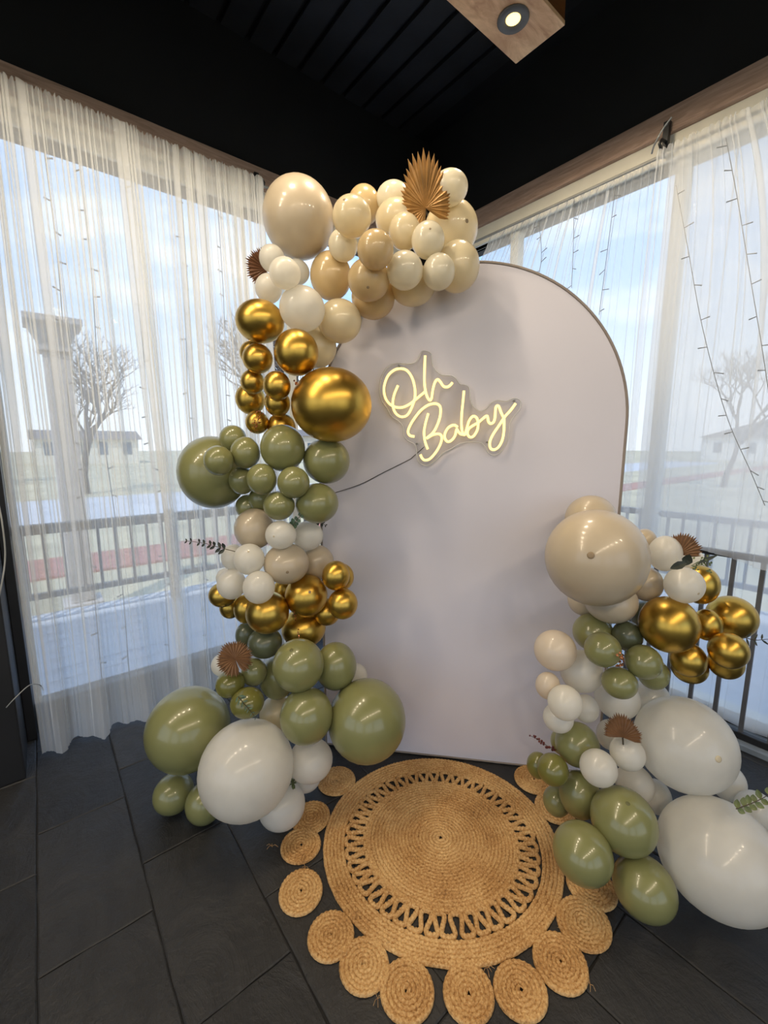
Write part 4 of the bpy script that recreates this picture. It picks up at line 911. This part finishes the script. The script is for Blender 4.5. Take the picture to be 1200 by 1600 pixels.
sprig('eucalyptus_sprig', [(1150, 1264), (1170, 1257), (1188, 1249), (1212, 1236)], [dep(1160, 1290, 1.3)-.02]*4, 12, 9, 7, MT['leaf_green'], 'green eucalyptus sprig on the white balloons at the right edge', 'sprig', 4, taper=False, start=.05)
sprig('eucalyptus_sprig', [(1163, 996), (1180, 1000), (1196, 999), (1214, 998)], [dep(1160, 990, 1.4)-.005]*4, 11, 3, 5, MT['leaf_dark'], 'thin twig with narrow leaves at the far right gold balloon', 'sprig', 5, taper=False, start=.1)
d_ = dep(388, 1105, 1.5)-.008
sprig('glitter_sprig', [(372, 1088), (382, 1100), (392, 1112), (400, 1122)], [d_]*4, 9, 3, 8, MT['leaf_frost'], 'small dark green glitter sprig lying on the olive balloon', 'sprig', 6, start=.0)
# dark leaves and filler on the right garland
d_ = dep(1075, 900, 1.45)-.02
root = thing('leaf_cluster', at(1072, 880, d_), 'dark green broad leaves with tiny filler over the right white balloon', 'leaves')
for (x0, y0, x1, y1, W) in ((1075, 878, 1046, 889, 11), (1070, 884, 1078, 866, 13), (1088, 881, 1122, 867, 5)):
    p = at(x0, y0, d_); q = at(x1, y1, d_-.01); n = (CAMP-p).normalized(); mb = MB(); dd = q-p
    leafshape(mb, p, dd, (n-dd.normalized()*n.dot(dd.normalized())).normalized(), dd.length, W*1.45/FPX*1.05, .05); kid(mb, 'leaf', MT['leaf_dark'], root)
mb = MB(); rf = random.Random(3)
for k in range(26):
    a = at(1092+rf.uniform(-8, 20), 882+rf.uniform(-12, 12), d_+rf.uniform(-.01, .015)); n = (CAMP-a).normalized()
    leafshape(mb, a, RT*rf.uniform(-1, 1)+UP*rf.uniform(-1, 1), n, .009, .006)
for k in range(5): mb.tube([at(1080, 884, d_), at(1090+rf.uniform(-4, 10), 880+rf.uniform(-8, 8), d_), at(1100+rf.uniform(-6, 12), 882+rf.uniform(-12, 12), d_)], .0007, 4)
kid(mb, 'filler_flowers', MT['leaf_green'], root)
# red berry sprig
root = thing('berry_sprig', at(870, 1170, 1.40), 'dark red berry sprig left of the lower right sage balloons', 'sprig')
P = smooth_path([at(870, 1172, 1.40), at(856, 1166, 1.39), at(843, 1157, 1.39), at(830, 1150, 1.39)], 6); kid(MB().tube(P, .001, 5), 'stem', MT['stem'], root)
mb = MB(); rf = random.Random(8)
for i in range(2, len(P)):
    c = P[i]+Vector((rf.uniform(-1, 1), rf.uniform(-1, 1), rf.uniform(-1, 1)))*.006; r = .0042*(1.25-.5*i/len(P))
    mb.lathe([(.001, -r), (r*.7, -r*.7), (r, 0), (r*.7, r*.7), (.001, r)], c, 8)
kid(mb, 'berries', MT['berry'], root, True)
# copper glitter picks and beads
def pick(pts, off, n, spread, label, seed, sz=.004):
    rf = random.Random(seed); q = [at(a, b, dep(a, b, 1.6)-off) for a, b in pts]; P = smooth_path(q, 8)
    root = thing('glitter_pick', P[0], label, 'glitter pick', 'copper glitter picks'); kid(MB().tube(P, .0008, 5), 'wire', MT['glitter'], root)
    mb = MB()
    for k in range(n):
        c = P[int(k/n*(len(P)-1))]+Vector((rf.uniform(-1, 1), rf.uniform(-1, 1), rf.uniform(-1, 1)))*spread; r = sz*rf.uniform(.6, 1.1)
        mb.lathe([(.0006, -r), (r, -.1*r), (r*.8, .3*r), (.0006, r)], c, 6)
    kid(mb, 'beads', MT['glitter'], root)
pick([(407, 645), (402, 660), (398, 676)], .012, 26, .012, 'copper glitter pick on the lowest small gold balloon, upper section', 1)
pick([(459, 956), (462, 968), (465, 984), (467, 998)], .006, 16, .003, 'hanging copper bead strand on the lower gold band', 2, .003)
pick([(966, 1022), (971, 1030), (969, 1042)], .016, 26, .009, 'copper glitter clip between three right sage balloons', 3, .0065)
pick([(462, 598), (467, 603)], .006, 12, .007, 'dark silver glitter bit beside the largest gold balloon', 4)
# little green tuft on the white floor balloon
p = at(457, 1224, dep(457, 1228, 1.4)-.012); root = thing('green_tuft', p, 'tiny green succulent tuft beside the biggest left white balloon', 'plant'); mb = MB(); rf = random.Random(2)
for k in range(22):
    d = Vector((rf.uniform(-1, 1), rf.uniform(-1, 1), rf.uniform(-.6, 1))); n = d.orthogonal().normalized(); leafshape(mb, p, d, n, .021, .011)
kid(mb, 'leaves', MT['leaf_green'], root); kid(MB().tube([p, p+Vector((.02, .02, -.004))], .002, 6), 'stem', MT['leaf_green'], root)
# loose cables at the left edge
tag(build(MB().tube(smooth_path([(-.20, 2.285, .36), (-.165, 2.27, .40), (-.12, 2.33, .41), (-.09, 2.42, .36), (-.08, 2.48, .30)]), .0022, 6), 'loose_cable', MT['wire_w'], None, True), 'pale thin cable curving from the pillar to the left curtain', 'cable')
tag(build(MB().tube(smooth_path([on_y(-6, 770, 2.29), on_y(3, 815, 2.285), on_y(8, 865, 2.29), on_y(4, 905, 2.285), on_y(-6, 950, 2.29)]), .003, 6), 'loose_cable', MT['wire_w'], None, True), 'pale cable hanging on the pillar front at the photo\'s left edge', 'cable')
